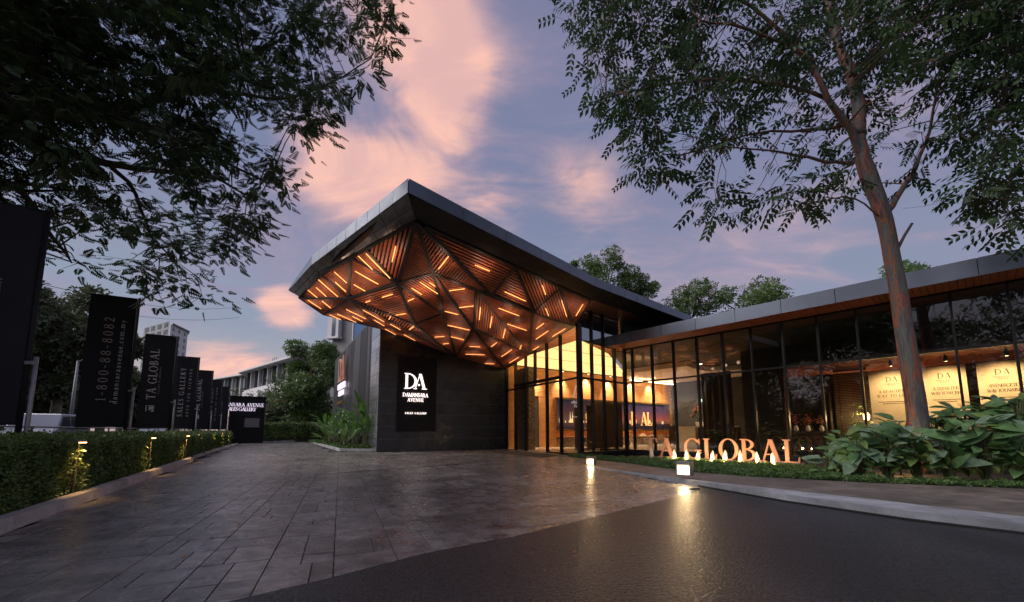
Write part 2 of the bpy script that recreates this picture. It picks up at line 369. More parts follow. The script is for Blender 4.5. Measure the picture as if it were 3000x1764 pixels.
class MB:
    def __init__(s): s.v = []; s.f = []; s.t = []; s.cur = 0.0
    def add(s, vs, fs):
        o = len(s.v); s.v += [tuple(v) for v in vs]; s.f += [tuple(i + o for i in f) for f in fs]; s.t += [s.cur] * len(vs); return s
    def prism(s, bottom, top):              # two matching rings
        n = len(bottom); fs = [tuple(reversed(range(n))), tuple(range(n, 2 * n))] + [(i, (i + 1) % n, n + (i + 1) % n, n + i) for i in range(n)]
        return s.add(list(bottom) + list(top), fs)
    def box(s, c, hx, hy, hz):              # centre and three half-axis vectors
        c = Vector(c)
        b = [c - hx - hy - hz, c + hx - hy - hz, c + hx + hy - hz, c - hx + hy - hz]
        return s.prism(b, [p + 2 * hz for p in b])
    def abox(s, x0, y0, z0, x1, y1, z1):
        return s.prism([(x0, y0, z0), (x1, y0, z0), (x1, y1, z0), (x0, y1, z0)], [(x0, y0, z1), (x1, y0, z1), (x1, y1, z1), (x0, y1, z1)])
    def poly(s, pts, z0, z1):               # vertical prism over a plan polygon (ccw)
        return s.prism([(p[0], p[1], z0) for p in pts], [(p[0], p[1], z1) for p in pts])
    def wall(s, a, b, th, z0, z1):          # upright slab from a to b, thickness th to its left
        d = Vector((b[0] - a[0], b[1] - a[1], 0)).normalized(); n = Vector((-d.y, d.x, 0)) * th
        a = Vector((a[0], a[1], 0)); b = Vector((b[0], b[1], 0))
        return s.poly([a, b, b + n, a + n] if th > 0 else [a + n, b + n, b, a], z0, z1)
    def beam(s, a, b, w, h, up=Vector((0, 0, 1))):
        a, b = Vector(a), Vector(b); d = (b - a); x = d.normalized(); y = up.cross(x)
        if y.length < 1e-4: y = Vector((1, 0, 0)).cross(x)
        y.normalize(); z = x.cross(y)
        return s.box((a + b) / 2, d / 2, y * w / 2, z * h / 2)
    def tube(s, pts, radii, sides=8, cap=True):
        pts = [Vector(p) for p in pts]; n = len(pts)
        if isinstance(radii, (int, float)): radii = [radii] * n
        vs = []; ref = None
        for i, p in enumerate(pts):
            d = (pts[min(i + 1, n - 1)] - pts[max(i - 1, 0)])
            d = d.normalized() if d.length > 1e-6 else Vector((0, 0, 1))
            if ref is None: ref = d.orthogonal().normalized()
            x = (ref - d * ref.dot(d)); x = x.normalized() if x.length > 1e-5 else d.orthogonal().normalized(); ref = x
            y = d.cross(x)
            for k in range(sides):
                a = 2 * math.pi * k / sides; vs.append(p + (x * math.cos(a) + y * math.sin(a)) * radii[i])
        fs = []
        for i in range(n - 1):
            for k in range(sides):
                k2 = (k + 1) % sides; fs.append((i * sides + k, i * sides + k2, (i + 1) * sides + k2, (i + 1) * sides + k))
        if cap: fs.append(tuple(reversed(range(sides)))); fs.append(tuple((n - 1) * sides + k for k in range(sides)))
        return s.add(vs, fs)
    def lathe(s, c, prof, sides=16):        # profile [(r, z)], turned about the vertical through c
        c = Vector(c); vs = []
        for r, z in prof:
            for k in range(sides):
                a = 2 * math.pi * k / sides; vs.append(c + Vector((r * math.cos(a), r * math.sin(a), z)))
        fs = []
        for i in range(len(prof) - 1):
            for k in range(sides):
                k2 = (k + 1) % sides; fs.append((i * sides + k, i * sides + k2, (i + 1) * sides + k2, (i + 1) * sides + k))
        fs.append(tuple(reversed(range(sides)))); fs.append(tuple((len(prof) - 1) * sides + k for k in range(sides)))
        return s.add(vs, fs)
    def mesh(s, name, smooth=False, tint=False):
        return mesh_np(name, s.v, [i for f in s.f for i in f], [len(f) for f in s.f], s.t if tint else None, smooth)
    def build(s, name, m, parent=None, smooth=False, local=False, tint=False):
        o = bpy.data.objects.new(name, s.mesh(name, smooth, tint)); link(o)
        if m: o.data.materials.append(MATS[m])
        if parent is not None:
            o.parent = parent
            if not local: o.location = -wloc(parent)
        return o
def obj(name, me, m, parent=None, local=False):
    o = bpy.data.objects.new(name, me); link(o)
    if m and not me.materials: me.materials.append(MATS[m])
    if parent is not None:
        o.parent = parent
        if not local: o.location = -wloc(parent)
    return o
def structure(o): o['kind'] = 'structure'; return o
def lamp(name, kind, loc, energy, col, parent=None, size=.05, target=None, angle=None, blend=.5):
    ld = bpy.data.lights.new(name, kind); ld.energy = energy; ld.color = col
    if kind == 'SPOT':
        ld.spot_size = angle; ld.spot_blend = blend; ld.shadow_soft_size = size
    elif kind == 'POINT': ld.shadow_soft_size = size
    o = bpy.data.objects.new(name, ld); link(o); o.location = Vector(loc)
    if target is not None: o.rotation_euler = (Vector(loc) - Vector(target)).to_track_quat('Z', 'Y').to_euler()
    if parent is not None:
        o.parent = parent; o.location = Vector(loc) - wloc(parent)
    return o

# ------------------------------------------------------------------ serif lettering (cap height 1)
S_, H_, SL, ST = .15, .055, .075, .045
def rect(x0, y0, x1, y1): return ('p', [(x0, y0), (x1, y0), (x1, y1), (x0, y1)])
def stem(x, y0=0.0, y1=1.0, w=S_, top=True, bot=True):
    r = [rect(x, y0, x + w, y1)]
    if bot: r.append(rect(x - SL, y0, x + w + SL, y0 + ST))
    if top: r.append(rect(x - SL, y1 - ST, x + w + SL, y1))
    return r
def para(xa, ya, xb, yb, w): return ('p', [(xa, ya), (xa + w, ya), (xb + w, yb), (xb, yb)] if ya < yb else [(xb, yb), (xb + w, yb), (xa + w, ya), (xa, ya)])
def arc(cx, cy, rx, ry, a0, a1, tv=S_, th=H_): return ('a', cx, cy, rx, ry, a0, a1, tv, th)
GL = {
 ' ': (.42, []), '.': (.24, [rect(.06, 0, .17, .11)]), ':': (.26, [rect(.07, 0, .17, .1), rect(.07, .42, .17, .52)]), '-': (.42, [rect(.06, .36, .36, .44)]),
 'I': (.38, stem(.115)),
 'L': (.68, stem(.10) + [rect(.25, 0, .62, H_), ('p', [(.54, 0), (.62, 0), (.64, .25), (.60, .25)])]),
 'T': (.76, stem(.305, top=False) + [rect(.04, 1 - H_, .72, 1), ('p', [(.02, .76), (.06, .76), (.12, 1), (.03, 1)]), ('p', [(.70, .76), (.74, .76), (.73, 1), (.64, 1)])]),
 'E': (.68, stem(.10) + [rect(.25, 0, .58, H_), rect(.25, 1 - H_, .56, 1), rect(.25, .48, .46, .48 + H_), rect(.44, .39, .48, .63), ('p', [(.52, 0), (.60, 0), (.63, .24), (.59, .24)]), ('p', [(.56, .78), (.60, .78), (.58, 1), (.50, 1)])]),
 'F': (.62, stem(.10) + [rect(.25, 1 - H_, .56, 1), rect(.25, .48, .46, .48 + H_), rect(.44, .39, .48, .63), ('p', [(.54, .76), (.58, .76), (.58, 1), (.50, 1)])]),
 'A': (.86, [para(.11, 0, .40, 1, .065), para(.36, 1, .64, 0, .17), rect(.22, .30, .66, .30 + H_), rect(.02, 0, .27, ST), rect(.56, 0, .88, ST)]),
 'V': (.82, [para(.08, 1, .36, 0, .16), para(.40, 0, .66, 1, .06), rect(0, 1 - ST, .32, 1), rect(.58, 1 - ST, .82, 1)]),
 'W': (1.14, [para(.06, 1, .29, 0, .15), para(.34, 0, .52, 1, .06), para(.46, 1, .68, 0, .15), para(.74, 0, .96, 1, .06), rect(0, 1 - ST, .28, 1), rect(.88, 1 - ST, 1.12, 1)]),
 'Y': (.78, [para(.07, 1, .31, .45, .15), para(.42, .45, .62, 1, .06), rect(.31, 0, .46, .47), rect(.22, 0, .55, ST), rect(0, 1 - ST, .30, 1), rect(.54, 1 - ST, .78, 1)]),
 'N': (.86, stem(.12, w=.06) + stem(.70, w=.06, bot=False) + [para(.10, 1, .60, 0, .17)]),
 'M': (1.02, stem(.12, w=.06) + stem(.80) + [para(.10, 1, .44, 0, .15), para(.50, 0, .80, 1, .06)]),
 'U': (.82, [rect(.12, .34, .27, 1), rect(.62, .34, .68, 1), rect(.04, 1 - ST, .35, 1), rect(.54, 1 - ST, .76, 1), arc(.40, .36, .28, .38, 180, 360, .12, .07)]),
 'O': (.92, [arc(.46, .5, .43, .52, 0, 360)]),
 'C': (.84, [arc(.46, .5, .43, .52, 38, 318), rect(.76, .68, .80, .98)]),
 'G': (.92, [arc(.46, .5, .43, .52, 38, 340), rect(.76, .70, .80, .98), rect(.66, .04, .80, .42), rect(.56, .39, .89, .43)]),
 'D': (.90, stem(.10) + [arc(.25, .5, .58, .5, -90, 90)]),
 'P': (.70, stem(.10) + [arc(.25, .73, .38, .27, -90, 90, .14)]),
 'B': (.76, stem(.10) + [arc(.25, .755, .34, .245, -90, 90, .13), arc(.25, .275, .42, .275, -90, 90, .15)]),
 'R': (.80, stem(.10) + [arc(.25, .74, .36, .26, -90, 90, .14), para(.34, .52, .60, 0, .16), rect(.58, 0, .84, ST)]),
 'S': (.62, [arc(.30, .745, .23, .265, 35, 200, .11, .06), arc(.31, .265, .25, .275, 215, 380, .12, .06), ('p', [(.08, .62), (.20, .72), (.56, .36), (.44, .26)]), rect(.49, .70, .53, .96), rect(.06, .04, .10, .30)]),
 'X': (.80, [para(.06, 1, .54, 0, .16), para(.10, 0, .62, 1, .06), rect(0, 1 - ST, .28, 1), rect(.50, 1 - ST, .78, 1), rect(0, 0, .26, ST), rect(.48, 0, .80, ST)]),
 'K': (.82, stem(.10) + [para(.26, .42, .60, 1, .06), para(.36, .56, .62, 0, .16), rect(.50, 1 - ST, .74, 1), rect(.56, 0, .86, ST)]),
 '0': (.66, [arc(.33, .5, .29, .5, 0, 360, .11)]), '1': (.44, stem(.15, top=False, w=.12) + [('p', [(.03, .82), (.15, .86), (.27, 1), (.21, 1)])]),
 '2': (.62, [arc(.29, .73, .25, .27, -20, 165, .11), ('p', [(.06, .05), (.16, .05), (.54, .62), (.42, .62)]), rect(.05, 0, .56, .10)]),
 '6': (.66, [arc(.33, .31, .29, .31, 0, 360, .11), ('p', [(.04, .3), (.15, .3), (.52, .98), (.42, 1)])]),
 '8': (.66, [arc(.33, .755, .24, .245, 0, 360, .09), arc(.33, .27, .29, .27, 0, 360, .11)]),
 'a': (.50, [arc(.22, .18, .18, .18, 0, 360, .09, .045), rect(.32, 0, .42, .40), arc(.24, .36, .18, .15, 0, 150, .09, .05)]),
 'c': (.44, [arc(.23, .25, .20, .26, 40, 320, .10, .05)]),
 'd': (.56, [arc(.24, .25, .20, .26, 0, 360, .10, .05), rect(.36, 0, .46, 1), rect(.28, 1 - ST, .40, 1)]),
 'e': (.46, [arc(.23, .25, .20, .26, 10, 320, .10, .05), rect(.08, .25, .42, .30)]),
 'm': (.86, [rect(.07, 0, .17, .50), rect(.37, 0, .47, .36), rect(.67, 0, .77, .36), arc(.30, .34, .17, .17, 0, 150, .10, .05), arc(.60, .34, .17, .17, 0, 150, .10, .05)]),
 'n': (.56, [rect(.07, 0, .17, .50), rect(.37, 0, .47, .36), arc(.30, .34, .17, .17, 0, 150, .10, .05)]),
 'o': (.50, [arc(.25, .25, .21, .26, 0, 360, .10, .05)]), 'r': (.40, [rect(.07, 0, .17, .50), arc(.28, .36, .14, .14, 40, 150, .08, .06)]),
 's': (.38, [arc(.18, .37, .13, .13, 30, 250, .07, .05), arc(.19, .13, .14, .13, 210, 440, .07, .05)]),
 'u': (.56, [rect(.07, .14, .17, .50), rect(.37, 0, .47, .50), arc(.24, .16, .17, .17, 180, 330, .10, .05)]),
 'v': (.50, [para(.04, .5, .20, 0, .10), para(.23, 0, .42, .5, .05)]), 'y': (.50, [para(.04, .5, .20, 0, .10), para(.12, -.26, .42, .5, .05)]),
 '\u039b': (.86, [para(.11, 0, .40, 1, .05), para(.36, 1, .64, 0, .17), rect(.02, 0, .25, ST), rect(.56, 0, .90, ST), ('a', .37, .27, .065, .065, 0, 360, .065, .065)]),
}
def twidth(txt, sp=.0): return sum(GL[c][0] + sp for c in txt) - sp
def lettering(mb, txt, org, xd, yd, nd, cap, depth=.01, length=None, sp=0.02, centre=False):
    """serif capitals as raised strokes: org is the baseline start, xd/yd/nd unit axes"""
    org, xd, yd, nd = Vector(org), Vector(xd), Vector(yd), Vector(nd)
    if length is not None and len(txt) > 1: sp = (length / cap - twidth(txt, 0)) / (len(txt) - 1)
    x = -twidth(txt, sp) / 2 if centre else 0.0
    q = 0
    for ch in txt:
        adv, prims = GL[ch]
        for p in prims:
            q += 1; dp = depth + (q % 7) * min(.0006, depth * .04)
            def P3(u, v, d): return org + xd * ((x + u) * cap) + yd * (v * cap) + nd * d
            if p[0] == 'p':
                mb.prism([P3(u, v, 0) for u, v in p[1]], [P3(u, v, dp) for u, v in p[1]])
            else:
                _, cx, cy, rx, ry, a0, a1, tv, th = p
                n = max(4, int(abs(a1 - a0) / 15)); ring = []
                for i in range(n + 1):
                    a = math.radians(a0 + (a1 - a0) * i / n); c, s = math.cos(a), math.sin(a)
                    ring.append(((cx + rx * c, cy + ry * s), (cx + max(0, rx - tv) * c, cy + max(0, ry - th) * s)))
                vs = []; fs = []
                for (o1, i1) in ring: vs += [P3(*o1, 0), P3(*i1, 0), P3(*o1, dp), P3(*i1, dp)]
                for i in range(n):
                    a, b = i * 4, i * 4 + 4
                    fs += [(a + 2, b + 2, b + 3, a + 3), (a, b, b + 2, a + 2), (a + 1, a + 3, b + 3, b + 1), (a, a + 1, b + 1, b)]
                fs += [(0, 2, 3, 1), (n * 4, n * 4 + 1, n * 4 + 3, n * 4 + 2)]
                mb.add(vs, fs)
        x += adv + sp
    return mb

def char_layout(txt, cap, length=None, sp=.02, centre=False):
    if length is not None and len(txt) > 1: sp = (length / cap - twidth(txt, 0)) / (len(txt) - 1)
    x = -twidth(txt, sp) / 2 if centre else 0.0; out = []
    for ch in txt:
        if ch != ' ': out.append((ch, x * cap))
        x += GL[ch][0] + sp
    return out
def letter_parts(parent, m, txt, org, xd, yd, nd, cap, depth=.01, length=None, sp=.02, centre=False):
    """each character a part of its own"""
    for ch, x in char_layout(txt, cap, length, sp, centre):
        mb = MB(); lettering(mb, ch, Vector(org) + Vector(xd) * x, xd, yd, nd, cap, depth); mb.build('letter', m, parent)
# ================================================================== THE SETTING: ground, paving, road
HD = V(-.5095, .8605); HR = V(.8605, .5095)            # along the hedge, and from the hedge towards the forecourt
def kerbline(y, off=0.0): return V(-2.585 - .591 * y, y) - HR * off
def flat(name, pts, z, m, parent=None):
    mb = MB(); mb.add([(p[0], p[1], z) for p in pts], [tuple(range(len(pts)))])
    return mb.build(name, m, parent)
structure(flat('ground', [(-900, -900), (900, -900), (900, 1500), (-900, 1500)], -.10, 'ground_far'))
KF = [G(1745, 1372), G(1880, 1394), G(2050, 1425), G(2300, 1470), G(2650, 1522), G(3000, 1565), V(6.6, 2.4), V(9.5, .3)]
AB0 = [V(-8.0, -3.9), V(-3.15, .87), G(696, 1760), G(952, 1700), G(1250, 1622), G(1500, 1575), G(1780, 1508), G(2053, 1438)]
AB = [AB0[0]]; _r = random.Random(17)
for _a, _b in zip(AB0[:-1], AB0[1:]):                   # a slightly ragged asphalt edge
    _n = max(1, int((_b - _a).length / .12)); _d = (_b - _a).normalized()
    for _k in range(1, _n + 1): AB.append(_a.lerp(_b, _k / _n) + V(-_d.y, _d.x) * _r.uniform(-.012, .014))
asph = [V(-8, -20), V(30, -20), V(30, -6)] + [KF[i] for i in (7, 6, 5, 4, 3, 2)] + list(reversed(AB))
structure(flat('asphalt_road', asph, .004, 'asphalt'))
# the driveway beyond and the street behind the hedge
structure(flat('driveway', [(-40, 36), (-8, 36), (-8, 60), (-40, 60)], -.03, 'asphalt'))
structure(flat('street', [kerbline(-20, 4.2), kerbline(-20, 14), kerbline(120, 14), kerbline(120, 4.2)], -.06, 'asphalt'))
structure(flat('verge', [kerbline(-20, .1), kerbline(-20, 4.2), kerbline(80, 4.2), kerbline(80, .1)], .0, 'soil'))

# forecourt paving: continuous long joints, slabs of mixed size between them
TA, TB = V(-.394, .919), V(.919, .394)
fore = structure(flat('forecourt', [(-5.2, -3), (6, -3), (7, 18), (1, 24), (-14, 40), (-28, 40), kerbline(36), kerbline(0)], -.025, 'paver_bed'))
def inpoly(p, poly):
    c = False; n = len(poly)
    for i in range(n):
        a, b = poly[i], poly[(i + 1) % n]
        if (a[1] > p[1]) != (b[1] > p[1]) and p[0] < (b[0] - a[0]) * (p[1] - a[1]) / (b[1] - a[1]) + a[0]: c = not c
    return c
fpoly = [V(-3.6, -.2), V(-1.3, 1.9), V(.2, 3.4), V(3.3, 6.2), V(2.9, 9.4), V(4.6, 12.5), V(3.1, 16.2), V(0, 21.8), V(-6.2, 18.8), V(-8.5, 19.0), V(-16.5, 33), V(-20, 37), V(-24.5, 37), kerbline(0, .05)]
slabs = []
for i in range(-58, 40):
    r = random.Random(i * 31 + 5); y = -20 + r.uniform(0, .4)
    while y < 46:
        L = r.choice((.23, .23, .3, .3, .46, .46, .46, .69)); x0 = i * .46
        cut = [(0, .46)] if r.random() > .5 else ([(0, .23), (.23, .23)] if r.random() > .45 else ([(0, .15), (.15, .31)] if r.random() > .5 else [(0, .31), (.31, .15)]))
        for cx, cw in cut:
            c = TB * (x0 + cx + cw / 2) + TA * (y + L / 2)
            if inpoly(c, fpoly): slabs.append((c, cw, L, r.random() ** 1.6, r.uniform(-.002, .0015)))
        y += L
slabs.sort(key=lambda s: s[0].length if s[0].y > 2.0 and abs(s[0].x / s[0].y) < 1.35 else 99)
rest = MB()
for k, (c, w, L, t, dz) in enumerate(slabs):
    mb = rest if k >= 290 else MB(); mb.cur = t
    hx, hy = TB * (w / 2 - .003), TA * (L / 2 - .003)
    hx2, hy2 = TB * (w / 2 - .006), TA * (L / 2 - .006)
    b = [c - hx - hy, c + hx - hy, c + hx + hy, c - hx + hy]; q = [c - hx2 - hy2, c + hx2 - hy2, c + hx2 + hy2, c - hx2 + hy2]
    z1 = V(0, 0, dz - .0035); z2 = V(0, 0, dz - .001)
    mb.add([p + V(0, 0, -.024) for p in b] + [p + z1 for p in b] + [p + z2 for p in q],
           [(8, 9, 10, 11)] + [(i, (i + 1) % 4, 4 + (i + 1) % 4, 4 + i) for i in range(4)] + [(4 + i, 4 + (i + 1) % 4, 8 + (i + 1) % 4, 8 + i) for i in range(4)])
    if k < 290: mb.build('paving_slab', 'paver', fore, tint=True)
rs = rest.build('paving_slabs', 'paver', fore, tint=True); rs['kind'] = 'stuff'
# slot drains across the forecourt and the steel edge against the asphalt
for a, b in ((G(923, 1391), G(1660, 1337)), (G(860, 1346), G(1480, 1322))):
    mb = MB(); mb.beam(a + V(0, 0, .0), b, .035, .006); mb.build('slot_drain', 'drain', fore)
mb = MB()
for a, b in zip(AB0[1:-1], AB0[2:]): mb.beam(a + V(0, 0, -.002), b + V(0, 0, -.002), .03, .008)
mb.build('edge_trim', 'drain', fore)

# left kerb in front of the hedge, in cast lengths
def kerb_run(name, a, b, w, h, seg, m, label, inward, group=None):
    t = thing(name, label, 'kerb', a, group)
    d = (b - a); n = max(1, int(d.length / seg)); u = d.normalized()
    for i in range(n):
        p, q = a + d * (i / n) + u * .004, a + d * ((i + 1) / n) - u * .004
        mb = MB(); f = inward * w; c = inward * .03
        mb.prism([p, q, q + f, p + f], [p + c + V(0, 0, h), q + c + V(0, 0, h), q + f + V(0, 0, h), p + f + V(0, 0, h)])
        mb.build('kerbstone', m, t)
    return t
kerb_run('kerb', kerbline(.6), kerbline(13.3), .17, .13, 1.0, 'concrete_light', 'long pale concrete kerb along the foot of the clipped hedge', -HR)
kerb_run('kerb', kerbline(13.5, .25), kerbline(29), .17, .11, 1.0, 'concrete_light', 'pale kerb set back along the far end of the clipped hedge', -HR)
# right kerb: a light concrete apron that ramps up from nothing, then the path behind it
KH = [.0, .06, .09, .10, .10, .10, .10, .10]
apr = structure(MB().build('kerb_apron', None))
KB = [G(1748, 1369), G(1900, 1384, .1), G(2110, 1406, .14), G(2400, 1436, .15), G(2700, 1468, .15), G(3000, 1500, .15), V(8.2, 3.2), V(11, 1.2)]
bpy.data.objects.remove(apr)
mb = MB()
for i in range(7):
    a, b, c, d = KF[i], KF[i + 1], KB[i + 1], KB[i]
    za, zb = KH[i], KH[i + 1]
    mb.prism([V(a.x, a.y, -.02), V(b.x, b.y, -.02), V(c.x, c.y, -.02), V(d.x, d.y, -.02)], [V(a.x, a.y, za), V(b.x, b.y, zb), V(c.x, c.y, zb + .004), V(d.x, d.y, za + .004)])
structure(mb.build('kerb_apron', 'concrete_grey'))
mb = MB()
for a, b in zip(KF[2:-1], KF[3:]):
    n = V(-(b - a).y, (b - a).x).normalized()
    mb.beam(a - n * .03 + V(0, 0, .012), b - n * .03 + V(0, 0, .012), .05, .02)
mb.build('gap_strip', 'tyre')  # dark strip standing in for the gap below the kerb front
tag(bpy.data.objects['gap_strip'], 'dark strip for the gap along the foot of the grey concrete kerb apron', 'strip')
BEDF = [G(1665, 1339), G(1850, 1358, .06), G(2050, 1383, .1), G(2200, 1394, .12), G(2578, 1413, .12), G(3000, 1429, .12), V(14, 5.2)]
PZ = [.0, .05, .085, .10, .10, .10, .10]
pk = [KB[0], KB[1], KB[2], KB[3], KB[4], KB[5], KB[6]]
mb = MB()
for i in range(6):
    a, b, c, d = pk[i], pk[i + 1], BEDF[i + 1], BEDF[i]
    mb.add([V(a.x, a.y, PZ[i] + .005), V(b.x, b.y, PZ[i + 1] + .005), V(c.x, c.y, PZ[i + 1] + .005), V(d.x, d.y, PZ[i] + .005)], [(0, 1, 2, 3)])
structure(mb.build('path', 'path_stone'))

# ================================================================== THE BUILDING
A = G(1102, 1325); B = G(1483, 1316); D = G(1838, 1326)
_u = ray(490, 1262); UD = V(_u.x, _u.y).normalized()      # along the wing's glass front, away from the camera
FD = -UD                                                  # along it towards the right
VD = V(UD.y, -UD.x)                                       # into the wing
C = D - VD * 3.3
def F(t, d, z=0.0): return V(D.x, D.y) + FD * t + VD * d + V(0, 0, z)
def onF(px, py, d): return PL(px, py, F(0, d), VD)
bld = thing('sales_gallery', 'low dark sales gallery with faceted copper slat canopy and long glass wing', 'building', V(-.3, 21.6))
RT, RB = 6.55, 6.20
P0 = G(1197, 522, RT); P1 = G(1742, 812, RT); P5 = G(914, 750, RT); P4 = G(846, 847, RT)
P2 = P1 + VD * 13; P3 = P2 + UD * 17
V0 = G(1219, 647, RB); V0r = G(1243, 660, RB)
L1, L2, L3, L4 = G(1075, 732, 6.08), G(1032, 754, 6.05), G(944, 802, 6.0), G(879, 870, 6.0)
def on_edge(p, q, px):                                    # the point of the edge p-q seen at that column of the photo
    lo, hi = 0.0, 1.0
    for _ in range(40):
        s = (lo + hi) / 2; r = p.lerp(q, s) - CAM; c = 1500 + FPX * r.x / (r.y * math.cos(PITCH) + r.z * math.sin(PITCH))
        lo, hi = (s, hi) if c > px else (lo, s)
    return p.lerp(q, lo)
L1, L2 = on_edge(V0, L3, 1075), on_edge(V0, L3, 1032)
L5 = DY(949, 919, 17.0); K = DY(1110, 959, A.y)
W1, W2 = PV(1336, 1043, A, B), PV(1478, 1080, A, B)
M9, M6 = PV(1550, 1036, B, C), PV(1680, 955, B, C)
R1, R2, R3 = G(1508, 779, RB), G(1640, 840, RB), G(1728, 877, RB)
M1 = G(1165, 825, 5.35); M2 = G(1024, 870, 5.45); M3 = G(1268, 796, 5.75); M4 = G(1440, 861, 5.6); M7 = G(1394, 847, 5.62); M5 = G(1562, 913, 5.45)
N1 = G(1213, 946, 5.0); N2 = DY(1296, 916, 14.2); M8 = G(1388, 960, 4.85)
print('plan', [tuple(round(c, 2) for c in p) for p in (A, B, C, D, P0, P1, P5, P4, W1, W2, M9, M6, L5, K)])

# --- roof slab
inset = lambda p, q, s: p + (q - p) * s
ctr = V(-1, 17, 0)
rp = [P0, P1, P2, P3, A + HD * 16 + HR * .5, A + HD * 2 + HR * .5, K + V(.3, .2, 0), L5, L4, P5]
rp = [V(p.x, p.y) + (ctr - V(p.x, p.y)).normalized() * .03 for p in rp]
mb = MB(); mb.poly(rp, RB + .012, RT - .02); mb.build('roof', 'plain_soffit', bld)
mb = MB(); mb.poly([p + (ctr - p).normalized() * .02 for p in rp], RT - .018, RT); mb.build('roof_deck', 'fascia_dark', bld)
# --- fascia panels
def strip_panels(name, a0, a1, b0, b1, n, m, gap=.008, th=.012, rows=1):
    """cladding panels between the line a0-a1 and the line b0-b1"""
    nrm = (a1 - a0).cross(b0 - a0).normalized()
    if nrm.dot(CAM - a0) < 0: nrm = -nrm
    for r in range(rows):
        for i in range(n):
            def pt(u, v): return (a0.lerp(a1, u)).lerp(b0.lerp(b1, u), v)
            gu = gap / max(.1, (a1 - a0).length); gv = gap / max(.05, (b0 - a0).length)
            u0, u1, v0, v1 = i / n + gu, (i + 1) / n - gu, r / rows + gv, (r + 1) / rows - gv
            q = [pt(u0, v0), pt(u1, v0), pt(u1, v1), pt(u0, v1)]
            mb = MB(); mb.prism(q, [p + nrm * th for p in q]); mb.build(name, m, bld)
dn = lambda p, z: V(p.x, p.y, z)
strip_panels('fascia_panel', P0, P5, dn(P0, RB), dn(P5, RB + .03), 9, 'fascia')
strip_panels('fascia_panel', P5, P4, dn(P5, RB + .03), dn(P4, RT - .06), 5, 'fascia')
strip_panels('fascia_panel', P0, P1, dn(P0, RB), dn(P1, RB), 5, 'fascia')
strip_panels('fascia_panel', P1, P2, dn(P1, RB), dn(P2, RB), 14, 'fascia')
strip_panels('band_panel', dn(P0, RB), dn(P5, RB + .03), V0, L3, 9, 'band_tile', gap=.010, th=.010, rows=2)
strip_panels('band_panel', dn(P5, RB + .03), dn(P4, RT - .06), L3, L4, 5, 'band_tile', gap=.010, th=.010, rows=2)
mb = MB()                                               # dark lining behind the band joints
for a, b, c, d in ((dn(P0, RB), dn(P5, RB + .03), L3, V0), (dn(P5, RB + .03), dn(P4, RT - .06), L4, L3)):
    q = [p + V(.01, .012, .012) for p in (a, b, c, d)]; mb.prism(q, [p + V(0, 0, .03) for p in q])
mb.build('band_lining', 'drain', bld)
Rin = [V0, V0r, R1, R2, R3, R3 + VD * 12]
mb = MB()
outer = [dn(P0, RB), dn(P0.lerp(P1, .06), RB), dn(P0.lerp(P1, .47), RB), dn(P0.lerp(P1, .80), RB), dn(P1, RB), dn(P2, RB)]
for i in range(5):
    q = [outer[i], outer[i + 1], Rin[i + 1], Rin[i]]; q = [V(p.x, p.y, RB) for p in q]
    mb.prism(q, [p + V(0, 0, .008) for p in q])
mb.build('soffit_band', 'fascia_dark', bld)

